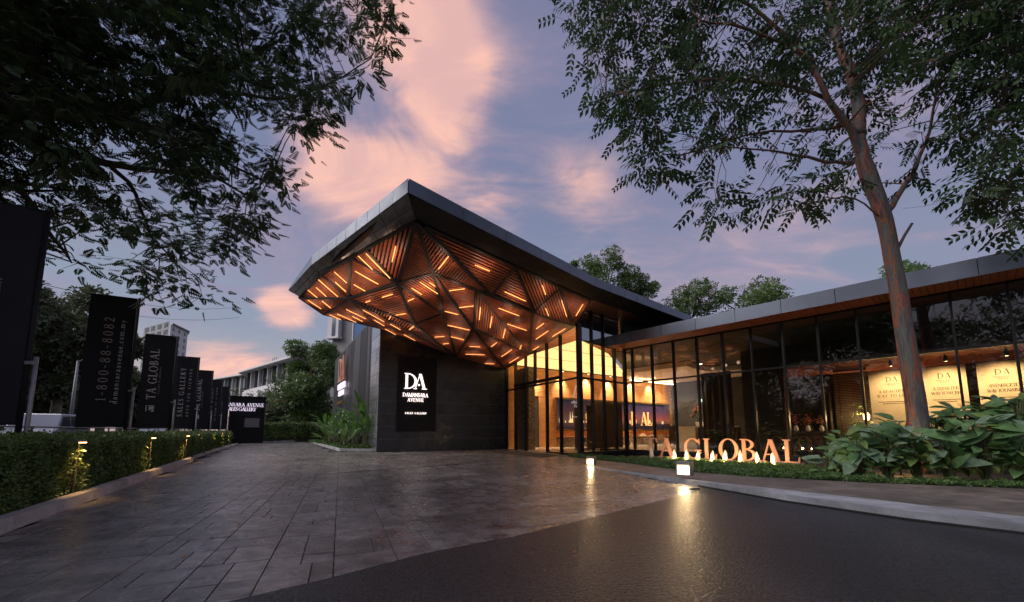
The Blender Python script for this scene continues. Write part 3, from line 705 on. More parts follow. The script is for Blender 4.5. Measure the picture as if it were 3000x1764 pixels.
# --- faceted soffit: backing, slats, beams, light strips
za = lambda x, y: (840 + .27 * x, 600 + .27 * y)
zb = lambda x, y: (1200 + .3239 * x, 620 + .3239 * y)
def st(f, *q): return [(f(q[i], q[i + 1]), f(q[i + 2], q[i + 3])) for i in range(0, len(q), 4)]
PANELS = [
 ((V0, L1, M1), .115, st(za, 1200, 435, 1160, 605)), ((L1, L2, M1), .075, st(za, 795, 540, 950, 690, 880, 515, 1140, 785)),
 ((L2, M2, M1), .075, st(za, 760, 705, 1010, 845, 745, 850, 868, 920)), ((L2, L3, M2), .075, st(za, 530, 710, 665, 830, 540, 820, 655, 925)),
 ((L3, L4, M2), .075, st(za, 360, 795, 570, 980, 335, 880, 445, 978, 245, 908, 345, 990)), ((L4, L5, M2), .075, st(za, 235, 1013, 380, 1110, 388, 1022, 485, 1100)),
 ((L5, K, M2), .08, st(za, 650, 1115, 860, 1217, 550, 1163, 755, 1258, 470, 1175, 590, 1228, 715, 1190, 825, 1247)),
 ((M2, K, W1), .08, st(za, 835, 1120, 1065, 1250, 955, 1230, 1065, 1297, 1130, 1275, 1240, 1338, 1075, 1330, 1190, 1395, 1280, 1392, 1400, 1458)),
 ((M2, N1, W1), .11, st(za, 1135, 1190, 1115, 1222, 1385, 1297, 1335, 1338)),
 ((M2, M1, N1), .11, st(za, 1040, 980, 1155, 945, 862, 1035, 912, 1018, 1190, 1175, 1298, 1157)),
 ((M1, N2, N1), .11, st(za, 1310, 1020, 1375, 993)), ((N1, N2, W1), .085, st(zb, 300, 1183, 350, 1177, 225, 1119, 310, 1114)),
 ((M1, M3, N2), .08, st(za, 1435, 815, 1630, 945, 1540, 820, 1600, 860, 1345, 880, 1455, 952)),
 ((V0, M1, M3), .07, st(za, 1290, 600, 1540, 720)), ((V0, M3, M4), .10, st(zb, 350, 385, 260, 500)), ((V0r, R1, M4), .10, st(zb, 585, 465, 718, 522)),
 ((R1, M4, M5), .10, st(zb, 855, 710, 1045, 795)), ((R1, R2, M5), .10, st(zb, 1192, 655, 1222, 738)),
 ((R2, M5, M6), .10, st(zb, 1222, 862, 1250, 930, 1365, 790, 1412, 938)), ((R2, R3, M6), .09, st(zb, 1560, 825, 1497, 930)),
 ((M3, M7, M8), .085, st(zb, 355, 698, 495, 681, 445, 852, 575, 837)), ((M3, M8, W1), .08, st(zb, 330, 885, 450, 915, 340, 1010, 552, 1056, 380, 1118, 500, 1145)),
 ((M7, M8, M9), .11, st(zb, 630, 850, 620, 965, 735, 935, 718, 1038, 857, 1048, 835, 1133, 1002, 1195, 988, 1235)),
 ((M7, M5, M9), .085, st(zb, 805, 855, 990, 925, 885, 1000, 1057, 1058)), ((M5, M6, M9), .09, st(zb, 1212, 993, 1143, 1045, 1252, 1063, 1140, 1140, 1405, 1043, 1290, 1115, 1167, 1205, 1112, 1240)),
 ((M8, M9, W2), .09, st(zb, 785, 1168, 735, 1207, 920, 1235, 828, 1298, 985, 1303, 898, 1357)), ((M8, W1, W2), .08, st(zb, 545, 1205, 640, 1208, 510, 1276, 680, 1281, 685, 1362, 768, 1364)),
]
PLAIN_STRIP = {13}
allslats = []; EDGES = {}
for pi, (tri, spc, strips) in enumerate(PANELS):
    p0, p1, p2 = tri; n = (p1 - p0).cross(p2 - p0).normalized()
    if n.z > 0: n = -n
    mb = MB(); up = -n * .03 + V(0, 0, .0)
    mb.prism([p0 + n * -.035, p1 + n * -.035, p2 + n * -.035], [p0 + n * -.01, p1 + n * -.01, p2 + n * -.01])
    back = mb.build('soffit_panel', 'soffit_back', bld)
    s0 = [PL(*q, p0, n) for q in strips[0]]; d = (s0[1] - s0[0]).normalized(); pp = n.cross(d).normalized()
    o = (p0 + p1 + p2) / 3
    ts = [(p - o).dot(pp) for p in tri]; lo, hi = min(ts), max(ts)
    k = math.ceil((lo + .05) / spc)
    while k * spc < hi - .04:
        s = k * spc; k += 1; hits = []
        for a, b in ((p0, p1), (p1, p2), (p2, p0)):
            ta, tb = (a - o).dot(pp), (b - o).dot(pp)
            if (ta - s) * (tb - s) < 0: hits.append(a.lerp(b, (s - ta) / (tb - ta)))
        if len(hits) != 2: continue
        a, b = hits; L = (b - a).length
        if L < .16: continue
        u = (b - a) / L; allslats.append((L / max(5, (a + b).length / 2) * (spc ** .5), a + u * .045, b - u * .045, pp, n, spc, back))
    for a, b in ((p0, p1), (p1, p2), (p2, p0)):
        key = tuple(sorted((tuple(round(c, 3) for c in a), tuple(round(c, 3) for c in b)))); EDGES.setdefault(key, []).append(n)
    if pi not in PLAIN_STRIP:
        for q in strips:
            a, b = PL(*q[0], p0, n), PL(*q[1], p0, n)
            mb = MB(); mb.box((a + b) / 2 + n * .082, (b - a) / 2, n.cross((b - a).normalized()) * .007, n * .007); ls_ = mb.build('light_strip', 'strip_light', bld); lamp('soffit_fill_lamp', 'SPOT', (a + b) / 2 + n * .50, 2.5 + 2.6 * (b - a).length, (1, .62, .42), ls_, .10, (a + b) / 2, math.radians(155), 1.0)  # upward spot added below each strip to brighten the soffit slats
allslats.sort(key=lambda s: -s[0])
merged = {}
for i, (_, a, b, pp, n, spc, back) in enumerate(allslats):
    mb = MB() if i < 295 else merged.setdefault(back.name, (MB(), back))[0]
    mb.cur = random.random(); mb.box((a + b) / 2 + n * .020, (b - a) / 2, pp * spc * .28, n * .030)
    if i < 295: mb.build('slat', 'soffit_wood', back, tint=True)
for mb, back in merged.values():
    o = mb.build('slats', 'soffit_wood', back, tint=True); o['kind'] = 'stuff'
for (a, b), ns in EDGES.items():
    a, b = Vector(a), Vector(b); n = sum(ns, V(0, 0)).normalized()
    if (b - a).length < .5: continue
    mb = MB(); mb.beam(a + n * .02, b + n * .02, .085, .10, up=n); mb.build('soffit_beam', 'beam', bld)
mb = MB(); q = [R3, M6, V(C.x, C.y, RB), R3 + VD * .1]; mb.prism(q[:3], [p + VD * .03 for p in q[:3]]); mb.build('canopy_return', 'fascia_dark', bld)

# --- dark stone front wall and the signboard on it
def clad(a, b, z0, z1, tw, th, m, seed, name='cladding_tile', thick=.025, lean=V(0, 0)):
    d = b - a; L = d.length; u = d.normalized(); n = V(u.y, -u.x)
    if n.dot(CAM - a) < 0: n = -n
    rows = round((z1 - z0) / th)
    for r in range(rows):
        rr = random.Random(seed + r); x = 0.0; first = True
        za_, zb_ = z0 + (z1 - z0) * r / rows, z0 + (z1 - z0) * (r + 1) / rows
        while x < L - .05:
            w = tw * (rr.choice((.5, .75)) if first and r % 2 else 1.0); first = False
            w = min(w, L - x); w = L - x if L - x - w < .25 else w
            p, q = a + u * (x + .008), a + u * (x + w - .008); x += w
            k = lambda z: lean * (z / 6.0)
            ring = [p + V(0, 0, za_ + .008) + k(za_), q + V(0, 0, za_ + .008) + k(za_), q + V(0, 0, zb_ - .008) + k(zb_), p + V(0, 0, zb_ - .008) + k(zb_)]
            mb = MB(); mb.cur = rr.random(); t = thick + rr.uniform(-.0015, .0015); mb.prism(ring, [v + n * t for v in ring]); mb.build(name, m, bld, tint=True)
ab = (B - A).normalized(); abn = V(ab.y, -ab.x)          # outward normal of the front wall
mb = MB(); mb.wall(A, B, .3, 0, RB - .4); mb.build('front_wall', 'seam', bld)
bpy.data.objects['front_wall'].data.materials[0] = MATS['galvanised']
clad(A, B, 0.0, 6.0, 1.15, .60, 'stone_clad', 11)
HDv = V(HD.x, HD.y)
A2 = A + HDv * 1.9; A3 = A + HDv * 17.3
mb = MB(); mb.wall(A + abn * -.02, A2, -.25, 0, 6.9); mb.build('side_wall', 'drain', bld)
clad(A + HDv * .01, A2, 0, 6.9, .95, .62, 'metal_clad', 77, 'metal_tile', lean=V(0, 0))
mb = MB(); mb.wall(A2, A3, -.3, 0, 7.0); mb.build('side_wall', 'mesh_wall', bld)
sn = -HR                                                  # outward normal of the side wall
def sidept(t, z, o=0.0): return A2 + HDv * t + V(0, 0, z) + sn * o
# folded sheet panels and expanded-mesh fields on the side wall
fold = [(.0, 7.0, 1.2, .0), (1.2, 7.0, 3.6, .0)]
for t0, t1, s0, s1 in ((.25, 1.1, .5, 1.0), (3.6, 5.2, 3.3, 5.6), (7.6, 9.4, 8.0, 9.0), (12.6, 15.2, 12.9, 14.8)):
    mb = MB(); q = [sidept(t0, .05, .02), sidept(t1, .05, .10), sidept(s1, 6.95, .02), sidept(s0, 6.95, .02)]; c = [p - sn * .01 for p in q]
    mb.prism(c, q); mb.build('fold_panel', 'mesh_wall', bld)
for t0, t1, seed in ((1.3, 3.5, 1), (5.3, 7.4, 2), (9.6, 12.3, 3)):
    mb = MB()
    for i in range(72):
        z = .15 + i * .094
        mb.beam(sidept(t0, z, .03), sidept(t1, z + .05, .03), .012, .030)
    o = mb.build('expanded_mesh', 'mesh_bar', bld); o['kind'] = 'stuff'
def board_pt(px, py): return PV(px, py, A + abn * .17, B + abn * .17)
bq = [board_pt(1162, 1264), board_pt(1276, 1264), board_pt(1276, 1047), board_pt(1162, 1047)]
bz0, bz1 = (bq[0].z + bq[1].z) / 2, (bq[2].z + bq[3].z) / 2
sb = thing('wall_sign', 'tall black sign board with backlit DA monogram on the dark stone front wall', 'sign', dn(bq[0], bz0))
mb = MB(); mb.prism([dn(bq[0], bz0), dn(bq[1], bz0), dn(bq[1], bz1), dn(bq[0], bz1)], [dn(bq[0], bz0) - abn * .13, dn(bq[1], bz0) - abn * .13, dn(bq[1], bz1) - abn * .13, dn(bq[0], bz1) - abn * .13])
mb.build('board', 'sign_black', sb)
def sign_text(parent, txt, px, y0, y1, length_px, m, pln, xd, nd, depth, z=None):
    c = pln(px, y0); c2 = pln(px, y1); cap = (c2 - c).length
    ln = (pln(px + length_px / 2, y0) - pln(px - length_px / 2, y0)).length
    letter_parts(parent, m, txt, c + nd * .012, xd, V(0, 0, 1), nd, cap, depth, length=ln, centre=True)
for txt, px, y0, y1, ln in (('D\u039b', 1216, 1140, 1095, 66), ('DAMANSARA', 1217, 1163, 1152, 75), ('AVENUE', 1217, 1177, 1167, 48), ('SALES GALLERY', 1218, 1213.5, 1208, 63)):
    sign_text(sb, txt, px, y0, y1, ln, 'sign_white', board_pt, ab, abn, .03)
# monogram standing on the side wall
sg = thing('side_wall_sign', 'raised DA monogram and lettering standing off the grey mesh side wall', 'sign', sidept(7.5, 2.0, .1))
spt = lambda px, py: PV(px, py, A2 + sn * .14, A3 + sn * .14)
for txt, px, y0, y1, ln, m in (('D\u039b', 1003, 1116, 1053, 17, 'copper'), ('DAMANSARA', 1003, 1138, 1124, 19, 'sign_cool'), ('AVENUE', 1002, 1158, 1146, 13, 'sign_cool'), ('SALES GALLERY', 1000, 1182, 1177, 17, 'gold')):
    sign_text(sg, txt, px, y0, y1, ln, m, spt, -HDv, sn, .12)

# --- glazing
TZ = 3.2
def pane(q, parent, m='glass'):
    n = (q[1] - q[0]).cross(q[3] - q[0]).normalized() * .006
    mb = MB(); mb.prism([p - n for p in q], [p + n for p in q]); return mb.build('glass_pane', m, parent)
def post(a, z0, z1, w, dpt, along, m='mullion', name='mullion'):
    al = along.normalized(); nn = V(-al.y, al.x)
    mb = MB(); mb.box(V(a.x, a.y, (z0 + z1) / 2), al * w / 2, nn * dpt / 2, V(0, 0, (z1 - z0) / 2)); return mb.build(name, m, bld)
bc = (C - B)
def top1(p):
    s = (V(p.x, p.y) - B).dot(bc) / bc.length_squared; s9 = (V(M9.x, M9.y) - B).dot(bc) / bc.length_squared; s6 = (V(M6.x, M6.y) - B).dot(bc) / bc.length_squared
    if s < s9: return W2.z + (M9.z - W2.z) * s / s9
    return M9.z + (M6.z - M9.z) * (s - s9) / (s6 - s9)
m1 = [B + bc.normalized() * .04] + [V(p.x, p.y) for p in (PV(x, 1262, B, C) for x in (1511, 1541, 1569, 1604, 1645))] + [C]
for i in range(6):
    a, b = m1[i], m1[i + 1]
    pane([dn(a, TZ), dn(b, TZ), dn(b, top1(b)), dn(a, top1(a))], bld)
    if i not in (2, 3): pane([dn(a, .04), dn(b, .04), dn(b, TZ), dn(a, TZ)], bld)
    if 0 < i: post(a, TZ, top1(a), .06, .16, bc)
    if i in (1, 2, 4, 5): post(a, 0, TZ, .06, .16, bc)
# sliding entrance leaf, half open
ds = m1[3] + V(.05, .03); de = m1[4]
dr = pane([dn(ds, .03) + VD * .08, dn(de, .03) + VD * .08, dn(de, 2.9) + VD * .08, dn(ds, 2.9) + VD * .08], bld); dr.name = 'door_leaf'
post(C, 0, M6.z + .02, .16, .20, bc); post(B + bc.normalized() * .03, 0, W2.z, .08, .2, bc)
mb = MB(); mb.beam(dn(B, TZ), dn(C, TZ), .12, .07); mb.build('transom', 'mullion', bld)
mb = MB(); mb.beam(dn(m1[1], TZ + .15) - VD * .08, dn(m1[5], TZ + .15) - VD * .08, .10, .13); mb.build('door_track', 'mullion', bld)
mb = MB(); mb.beam(dn(m1[4], .03), dn(C, .03), .10, .05); mb.build('sill', 'mullion', bld)
for i in range(5):                                        # the return front beside the corner
    a = C + VD * (3.3 * i / 4)
    if i < 4:
        b = C + VD * (3.3 * (i + 1) / 4)
        pane([dn(a, .10), dn(b, .10), dn(b, TZ), dn(a, TZ)], bld)
        z2 = 4.85; pane([dn(a, TZ), dn(b, TZ), dn(b, z2), dn(a, z2)], bld)
        pane([dn(a, z2), dn(b, z2), dn(b, RB), dn(a, RB)], bld, 'glass_sky')
    if i > 0:
        post(a, 0, 4.75 if i > 2 else RB, .06, .16, VD)
mb = MB(); mb.beam(dn(C, TZ), dn(D, TZ), .12, .07); mb.build('transom', 'mullion', bld)
mb = MB(); mb.beam(dn(C, .06), dn(D, .06), .14, .09); mb.build('sill', 'mullion', bld)
mb = MB(); mb.wall(D + VD * .05, D + VD * 11, .2, 5.28, RB); mb.build('upper_wall', 'fascia_dark', bld)
mb = MB(); mb.wall(C + VD * .3 - UD * -.28, D + UD * .28, .06, 4.86, RB - .01); mb.build('clerestory_backing', 'grey_paint', bld)  # grey backing put in behind the clerestory glass
mt = [.42 + k for k in range(0, 13)]
tl = [0.0] + mt
for i in range(len(tl) - 1):
    a, b = F(tl[i], 0), F(tl[i + 1], 0)
    pane([dn(a, .12), dn(b, .12), dn(b, TZ), dn(a, TZ)], bld, 'glass_dark'); pane([dn(a, TZ), dn(b, TZ), dn(b, 4.80), dn(a, 4.80)], bld, 'glass_dark')
    thick = i == 9
    post(b, .0, 4.80, .20 if thick else .055, .24 if thick else .16, FD)
post(F(0, 0), 0, 4.80, .12, .18, FD)
for z in (TZ, ): mb = MB(); mb.beam(F(0, 0, z), F(13.4, 0, z), .12, .06); mb.build('transom', 'mullion', bld)
mb = MB(); mb.beam(F(0, 0, .08), F(13.4, 0, .08), .16, .12); mb.build('sill', 'mullion', bld)
# --- wing roof: slab, fascia panels, slatted eaves
EV = 1.22
mb = MB(); mb.poly([F(-.2, -EV + .02), F(14, -EV + .02), F(14, 5.2), F(-.2, 5.2)], 4.86, 5.25); mb.build('wing_roof', 'fascia_dark', bld)
strip_panels('fascia_panel', F(-.24, -EV, 5.27), F(13.76, -EV, 5.27), F(-.24, -EV, 4.80), F(13.76, -EV, 4.80), 10, 'fascia')
mb = MB(); q = [F(-.24, -EV, 4.8), F(-.24, .0, 4.8), F(-.24, .0, 5.27), F(-.24, -EV, 5.27)]; mb.prism(q, [p + UD * .02 for p in q]); mb.build('fascia_end', 'fascia', bld)
for k in range(100):
    t = -.10 + k * .138
    mb = MB(); mb.cur = random.random(); mb.box(F(t, -EV / 2 - .02, 4.835), FD * .062, VD * (EV / 2 - .07), V(0, 0, .012)); mb.build('eaves_board', 'soffit_wood', bld, tint=True)
mb = MB(); mb.wall(F(0, -.03), F(13.8, -.03), .02, 4.78, 4.87); mb.build('eaves_trim', 'mullion', bld)
mb = MB(); mb.tube([F(3.1, .9, 5.2), F(3.1, .9, 5.75), F(3.0, 1.0, 5.9), F(2.75, 1.25, 5.92)], .05, 8); mb.build('downpipe', 'white_paint', bld, smooth=True)

# ================================================================== inside
mb = MB(); mb.poly([B + V(.05, .05), C + V(.1, .1), D, F(14, .05), F(14, 12), F(-6, 18), V(-3, 30)], -.02, .02); mb.build('floor', 'floor_int', bld)
WD = V(.83, .558).normalized(); Q0 = G(1575, 1312); WN = V(WD.y, -WD.x)
def Q(s, z=0.0, o=0.0): return V(Q0.x, Q0.y) + WD * s + V(0, 0, z) + WN * o
mb = MB(); mb.wall(Q(-3.2), Q(13.0), .2, 0, 4.8); mb.build('back_wall', 'wood_dark', bld)
# timber wall panels in courses, leaving the doorway open to the dark
dl, drr = -.62, .10
s = -2.8
while s < 12.7:
    e = min(s + 1.28, 12.75)
    for z0, z1 in ((0.02, 1.0), (1.0, 3.05), (3.05, 4.72)):
        a, b = s, e
        if z0 < 2.8 and not (b < dl or a > drr):
            if a < dl: b = dl
            elif b > drr: a = drr
            else: continue
        if b - a < .08: continue
        mb = MB(); mb.cur = random.random() * .6; q = [Q(a + .006, z0 + .005, .0), Q(b - .006, z0 + .005, .0), Q(b - .006, z1 - .005, .0), Q(a + .006, z1 - .005, .0)]
        mb.prism(q, [p + WN * .03 for p in q]); mb.build('timber_panel', 'wood_int', bld, tint=True)
    s = e
mb = MB(); mb.wall(Q(dl, 0, .02), Q(drr, 0, .02), .01, 0, 2.8); mb.build('inner_door', 'wall_dark', bld)
# stone pier behind the first panes
n1 = V(-bc.y, bc.x).normalized(); n1 = n1 if n1.dot(VD) > 0 else -n1
pa, pb = B + bc.normalized() * .15 + n1 * .45, B + bc.normalized() * 1.62 + n1 * .45
mb = MB(); mb.poly([pa, pb, pb + n1 * .4, pa + n1 * .4], 0, 4.35); mb.build('stone_pier', 'marble_dark', bld)
pc0, pc1 = Q(12.75, 0, .3), Q(13.35, 0, .3)
mb = MB(); mb.poly([pc0, pc1, pc1 - WN * .4, pc0 - WN * .4], 0, 4.6); mb.build('stone_pier', 'marble_dark', bld)
# blue-grey end wall and partitions
bw0 = Q(13.0); bw1 = bw0 + FD * 11
mb = MB(); mb.wall(bw0, bw1, .2, 0, 4.7); mb.build('end_wall', 'wall_blue', bld)
mb = MB(); mb.wall(bw1, F(14, 4.9), .2, 0, 4.7); mb.build('end_wall', 'wall_dark', bld)
# ceilings
E1 = G(1782, 1039, 4.8)
lum = [B + n1 * .1 + bc.normalized() * .1, C + V(.05, .16), E1, Q(8.2), Q(-2.9)]
mb = MB(); mb.poly([V(p.x, p.y) for p in lum], 4.80, 4.84); mb.build('luminous_ceiling', 'ceil_lit', bld)
for k in range(1, 3):
    a = B.lerp(C, k / 3 + .02) + n1 * .15; b = a + WD * 9
    mb = MB(); mb.beam(V(a.x, a.y, 4.795), V(b.x, b.y, 4.795), .03, .012); mb.build('ceiling_seam', 'seam', bld)
w1_, w2_, w3_ = G(1822, 1097, 4.65), G(2011, 1073, 4.65), G(2063, 1088, 4.65)
mb = MB(); mb.poly([V(p.x, p.y) for p in (w1_, w2_, w3_)] + [V(p.x, p.y) for p in (bw1 - VD * .3, bw0 - VD * .2, Q(7.6))], 4.66, 4.95); mb.build('white_ceiling', 'ceil_white', bld)
mb = MB(); mb.beam(Q(7.6, 4.50, .7), Q(12.6, 4.50, .7), .09, .03); mb.build('cove_strip', 'cove_glow', bld)
mb = MB(); mb.poly([F(.1, .1), F(13.9, .1), F(13.9, 4.9), F(.1, 4.9)], 4.80, 4.85); mb.build('wing_ceiling', 'ceil_dark', bld)
mb = MB(); mb.poly([V(p.x, p.y) for p in (E1 + VD * .2, F(.3, 5.0), F(9, 5.0), bw1, bw0, Q(8.3))], 5.0, 5.04); mb.build('upper_ceiling', 'ceil_dark', bld)
# slatted timber ceiling over the lounge in the wing
mb = MB(); mb.poly([F(6.3, .9), F(13.8, .9), F(13.8, 4.6), F(5.1, 4.6)], 3.36, 3.42); mb.build('lounge_ceiling', 'wood_dark', bld)
for k in range(30):
    d_ = .96 + k * .122
    mb = MB(); mb.cur = random.random(); tl0 = 6.32 - (d_ - .9) * .32; mb.box(F((13.75 + tl0) / 2, d_, 3.33), FD * (13.75 - tl0) / 2, VD * .042, V(0, 0, .024)); mb.build('ceiling_slat', 'soffit_wood', bld, tint=True)
# back wall of the wing with a garden window
def wseg(t0, t1, d, z0, z1, m, name='partition', th=.12):
    mb = MB(); mb.wall(F(t1, d), F(t0, d), -th, z0, z1) if False else mb.poly([F(t0, d), F(t1, d), F(t1, d + th), F(t0, d + th)], z0, z1); return mb.build(name, m, bld)
def tF(px, d):
    p = onF(px, 1262, d); return (p - F(0, d)).dot(FD)
t_w0, t_w1 = tF(2316, 4.7), tF(2452, 4.7)
wseg(3.4, t_w0, 4.7, 0, 4.8, 'wall_dark'); wseg(t_w1, 14, 4.7, 0, 4.8, 'wall_dark'); wseg(t_w0, t_w1, 4.7, 3.0, 4.8, 'wall_dark'); wseg(t_w0, t_w1, 4.7, 0, .5, 'wall_dark')
gw = pane([F(t_w0, 4.75, .5), F(t_w1, 4.75, .5), F(t_w1, 4.75, 3.0), F(t_w0, 4.75, 3.0)], bld)
for k in range(4):
    mb = MB(); t_ = t_w0 + (t_w1 - t_w0) * k / 3; mb.beam(F(t_, 4.68, .5), F(t_, 4.68, 3.0), .05, .05, up=FD); mb.build('window_bar', 'mullion', bld)
mb = MB(); mb.beam(F(t_w0, 4.68, 2.3), F(t_w1, 4.68, 2.3), .05, .05); mb.build('window_bar', 'mullion', bld)
# timber reveal beside the lounge
mb = MB(); mb.poly([F(t_w0 - .08, 4.52), F(t_w0 - .005, 4.52), F(t_w0 - .005, 4.69), F(t_w0 - .08, 4.69)], 0, 3.3); mb.build('timber_reveal', 'wood_int', bld, tint=True)
# ================================================================== things inside the gallery
def Fp(px, py, d): return onF(px, py, d)
# long framed panorama on the timber wall
def q_at(px): p = PL(px, 1262, Q(0), WN); return (p - Q(0)).dot(WD)
fs0, fs1 = q_at(1623), q_at(1961)
fz0, fz1 = .98, 3.05
pano = thing('framed_panorama', 'long gold framed city skyline panorama at sunset on the timber wall', 'picture', Q(fs0, fz0, .05))
mb = MB()
for z0, z1 in ((fz0, fz0 + .10), (fz1 - .10, fz1)): mb.prism([Q(fs0, z0, .035), Q(fs1, z0, .035), Q(fs1, z1, .035), Q(fs0, z1, .035)], [Q(fs0, z0, .16), Q(fs1, z0, .16), Q(fs1, z1, .16), Q(fs0, z1, .16)])
for s0, s1 in ((fs0, fs0 + .10), (fs1 - .10, fs1)): mb.prism([Q(s0, fz0 + .1, .035), Q(s1, fz0 + .1, .035), Q(s1, fz1 - .1, .035), Q(s0, fz1 - .1, .035)], [Q(s0, fz0 + .1, .155), Q(s1, fz0 + .1, .155), Q(s1, fz1 - .1, .155), Q(s0, fz1 - .1, .155)])
mb.build('frame', 'gold', pano)
qv = [Q(fs0 + .1, fz0 + .1, .07), Q(fs1 - .1, fz0 + .1, .07), Q(fs1 - .1, fz1 - .1, .07), Q(fs0 + .1, fz1 - .1, .07)]
mb = MB(); mb.prism([p - WN * .03 for p in qv], qv); po = mb.build('print', 'panorama', pano)
at_ = po.data.attributes.new('uvp', 'FLOAT_VECTOR', 'POINT')
at_.data.foreach_set('vector', [c for v in [(0, 0, 0), (1, 0, 0), (1, 1, 0), (0, 1, 0)] * 2 for c in v])
rr = random.Random(3)
sk1, sk2 = MB(), MB()
x = fs0 + .15
while x < fs1 - .2:
    w = rr.uniform(.06, .16); h = rr.uniform(.12, .38) * (1.0 + .5 * (rr.random() > .9)); lit = rr.random() < (.5 if x < fs0 + 3.2 or x > fs1 - 1.2 else .12)
    mbx = sk1 if lit else sk2
    z0 = fz0 + .52; mbx.prism([Q(x, z0, .071), Q(x + w * .8, z0, .071), Q(x + w * .8, z0 + h, .071), Q(x, z0 + h, .071)], [Q(x, z0, .076), Q(x + w * .8, z0, .076), Q(x + w * .8, z0 + h, .076), Q(x, z0 + h, .076)])
    x += w
for xx in (fs0 + 1.28, fs0 + 1.46):                       # a pair of tapering towers
    for k in range(5):
        z0 = fz0 + .52 + k * .14; w = .10 - k * .018
        sk1.prism([Q(xx - w / 2, z0, .072), Q(xx + w / 2, z0, .072), Q(xx + w / 2 - .006, z0 + .13, .072), Q(xx - w / 2 + .006, z0 + .13, .072)], [Q(xx - w / 2, z0, .078), Q(xx + w / 2, z0, .078), Q(xx + w / 2 - .006, z0 + .13, .078), Q(xx - w / 2 + .006, z0 + .13, .078)])
for m_, mbx in (('tower_lit', sk1), ('tower_dim', sk2)): mbx.build('skyline', m_, pano)
for ch, px in (('G', 1712), ('L', 1752), ('O', 1797), ('B', 1846), ('A', 1874), ('L', 1893)):
    mb = MB(); lettering(mb, ch, Q(q_at(px) , fz0 + .40, .078), WD, V(0, 0, 1), WN, .95, .006); mb.build('letter', 'screen_ink', pano)
# wall-washer spots over the timber wall
for i, px in enumerate((1559, 1643, 1718, 1783, 1848, 1903)):
    s_ = q_at(px); t = thing('wall_spot', 'small recessed ceiling spot washing the timber wall with warm light', 'spotlight', Q(s_, 4.60, .30), 'wall washing spots')
    mb = MB(); mb.lathe(Q(s_, 4.66, .30), [(.05, 0), (.05, .12), (.04, .13)], 12); mb.build('housing', 'lamp_body', t)
    mb = MB(); mb.lathe(Q(s_, 4.645, .30), [(.038, 0), (.038, .012)], 12); mb.build('lens', 'lamp_white', t)
    lamp('wall_spot_light', 'SPOT', Q(s_, 4.62, .30), 700, (1, .76, .50), t, .03, Q(s_, 2.0, .02), math.radians(80), .9)
# long credenza under the panorama
cz = thing('credenza', 'long low stone fronted credenza under the framed panorama', 'counter', Q(fs0 + .2))
mb = MB(); mb.prism([Q(fs0 + .2, .02, .05), Q(fs1 - .1, .02, .05), Q(fs1 - .1, .02, .55), Q(fs0 + .2, .02, .55)], [Q(fs0 + .2, .60, .05), Q(fs1 - .1, .60, .05), Q(fs1 - .1, .60, .55), Q(fs0 + .2, .60, .55)]); mb.build('cabinet', 'marble_dark', cz)
mb = MB(); mb.prism([Q(fs0 + .15, .605, .05), Q(fs1 - .05, .605, .05), Q(fs1 - .05, .605, .60), Q(fs0 + .15, .605, .60)], [Q(fs0 + .15, .64, .05), Q(fs1 - .05, .64, .05), Q(fs1 - .05, .64, .60), Q(fs0 + .15, .64, .60)]); mb.build('top', 'wood_int', cz, tint=True)
# open shelf unit and dark curtains behind the corner glass
def floor_at(px, py): return G(px, py, .02)
cor = floor_at(1702, 1318); sx = VD
shelf = thing('shelf_unit', 'tall dark open shelf unit standing just behind the glass corner', 'shelf', cor)
SH = 2.35; SW, SD_ = 1.0, .38
for o_ in (0, SW):
    mb = MB(); mb.box(cor + VD * o_ + UD * SD_ / 2 + V(0, 0, SH / 2), VD * .02, UD * SD_ / 2, V(0, 0, SH / 2)); mb.build('side', 'wood_dark', shelf)
for z in (.05, .42, 1.0, 1.55, 2.0, 2.33):
    mb = MB(); mb.box(cor + VD * SW / 2 + UD * SD_ / 2 + V(0, 0, z), VD * (SW / 2 - .022), UD * SD_ / 2, V(0, 0, .015)); mb.build('shelf', 'wood_dark', shelf)
rr = random.Random(12)
bk = 0
for z, items in ((1.015, ((.15, .10, .30, 'wood_dark'), (.30, .08, .22, 'gold'), (.62, .18, .16, 'pot_white'))), (1.565, ((.2, .22, .25, 'chair_shell'), (.6, .12, .30, 'marble_white'))), (.435, ((.45, .3, .18, 'marble_dark'),))):
    for o_, w_, h_, m_ in items:
        mb = MB(); c_ = cor + VD * o_ + UD * SD_ / 2 + V(0, 0, z + .001)
        mb.lathe(c_, [(w_ * .35, 0), (w_ * .5, h_ * .35), (w_ * .42, h_ * .7), (w_ * .22, h_ * .9), (w_ * .28, h_)], 12)
        bk += 1; tag(mb.build('ornament', m_, smooth=True), ['small dark wooden vase on the open shelf unit', 'small gold vase on the open shelf unit', 'low white vase on the open shelf unit', 'brown rounded vase on an upper shelf of the unit', 'tall white vase on an upper shelf of the unit', 'wide stone bowl on the lowest shelf of the unit'][bk - 1], 'vase')
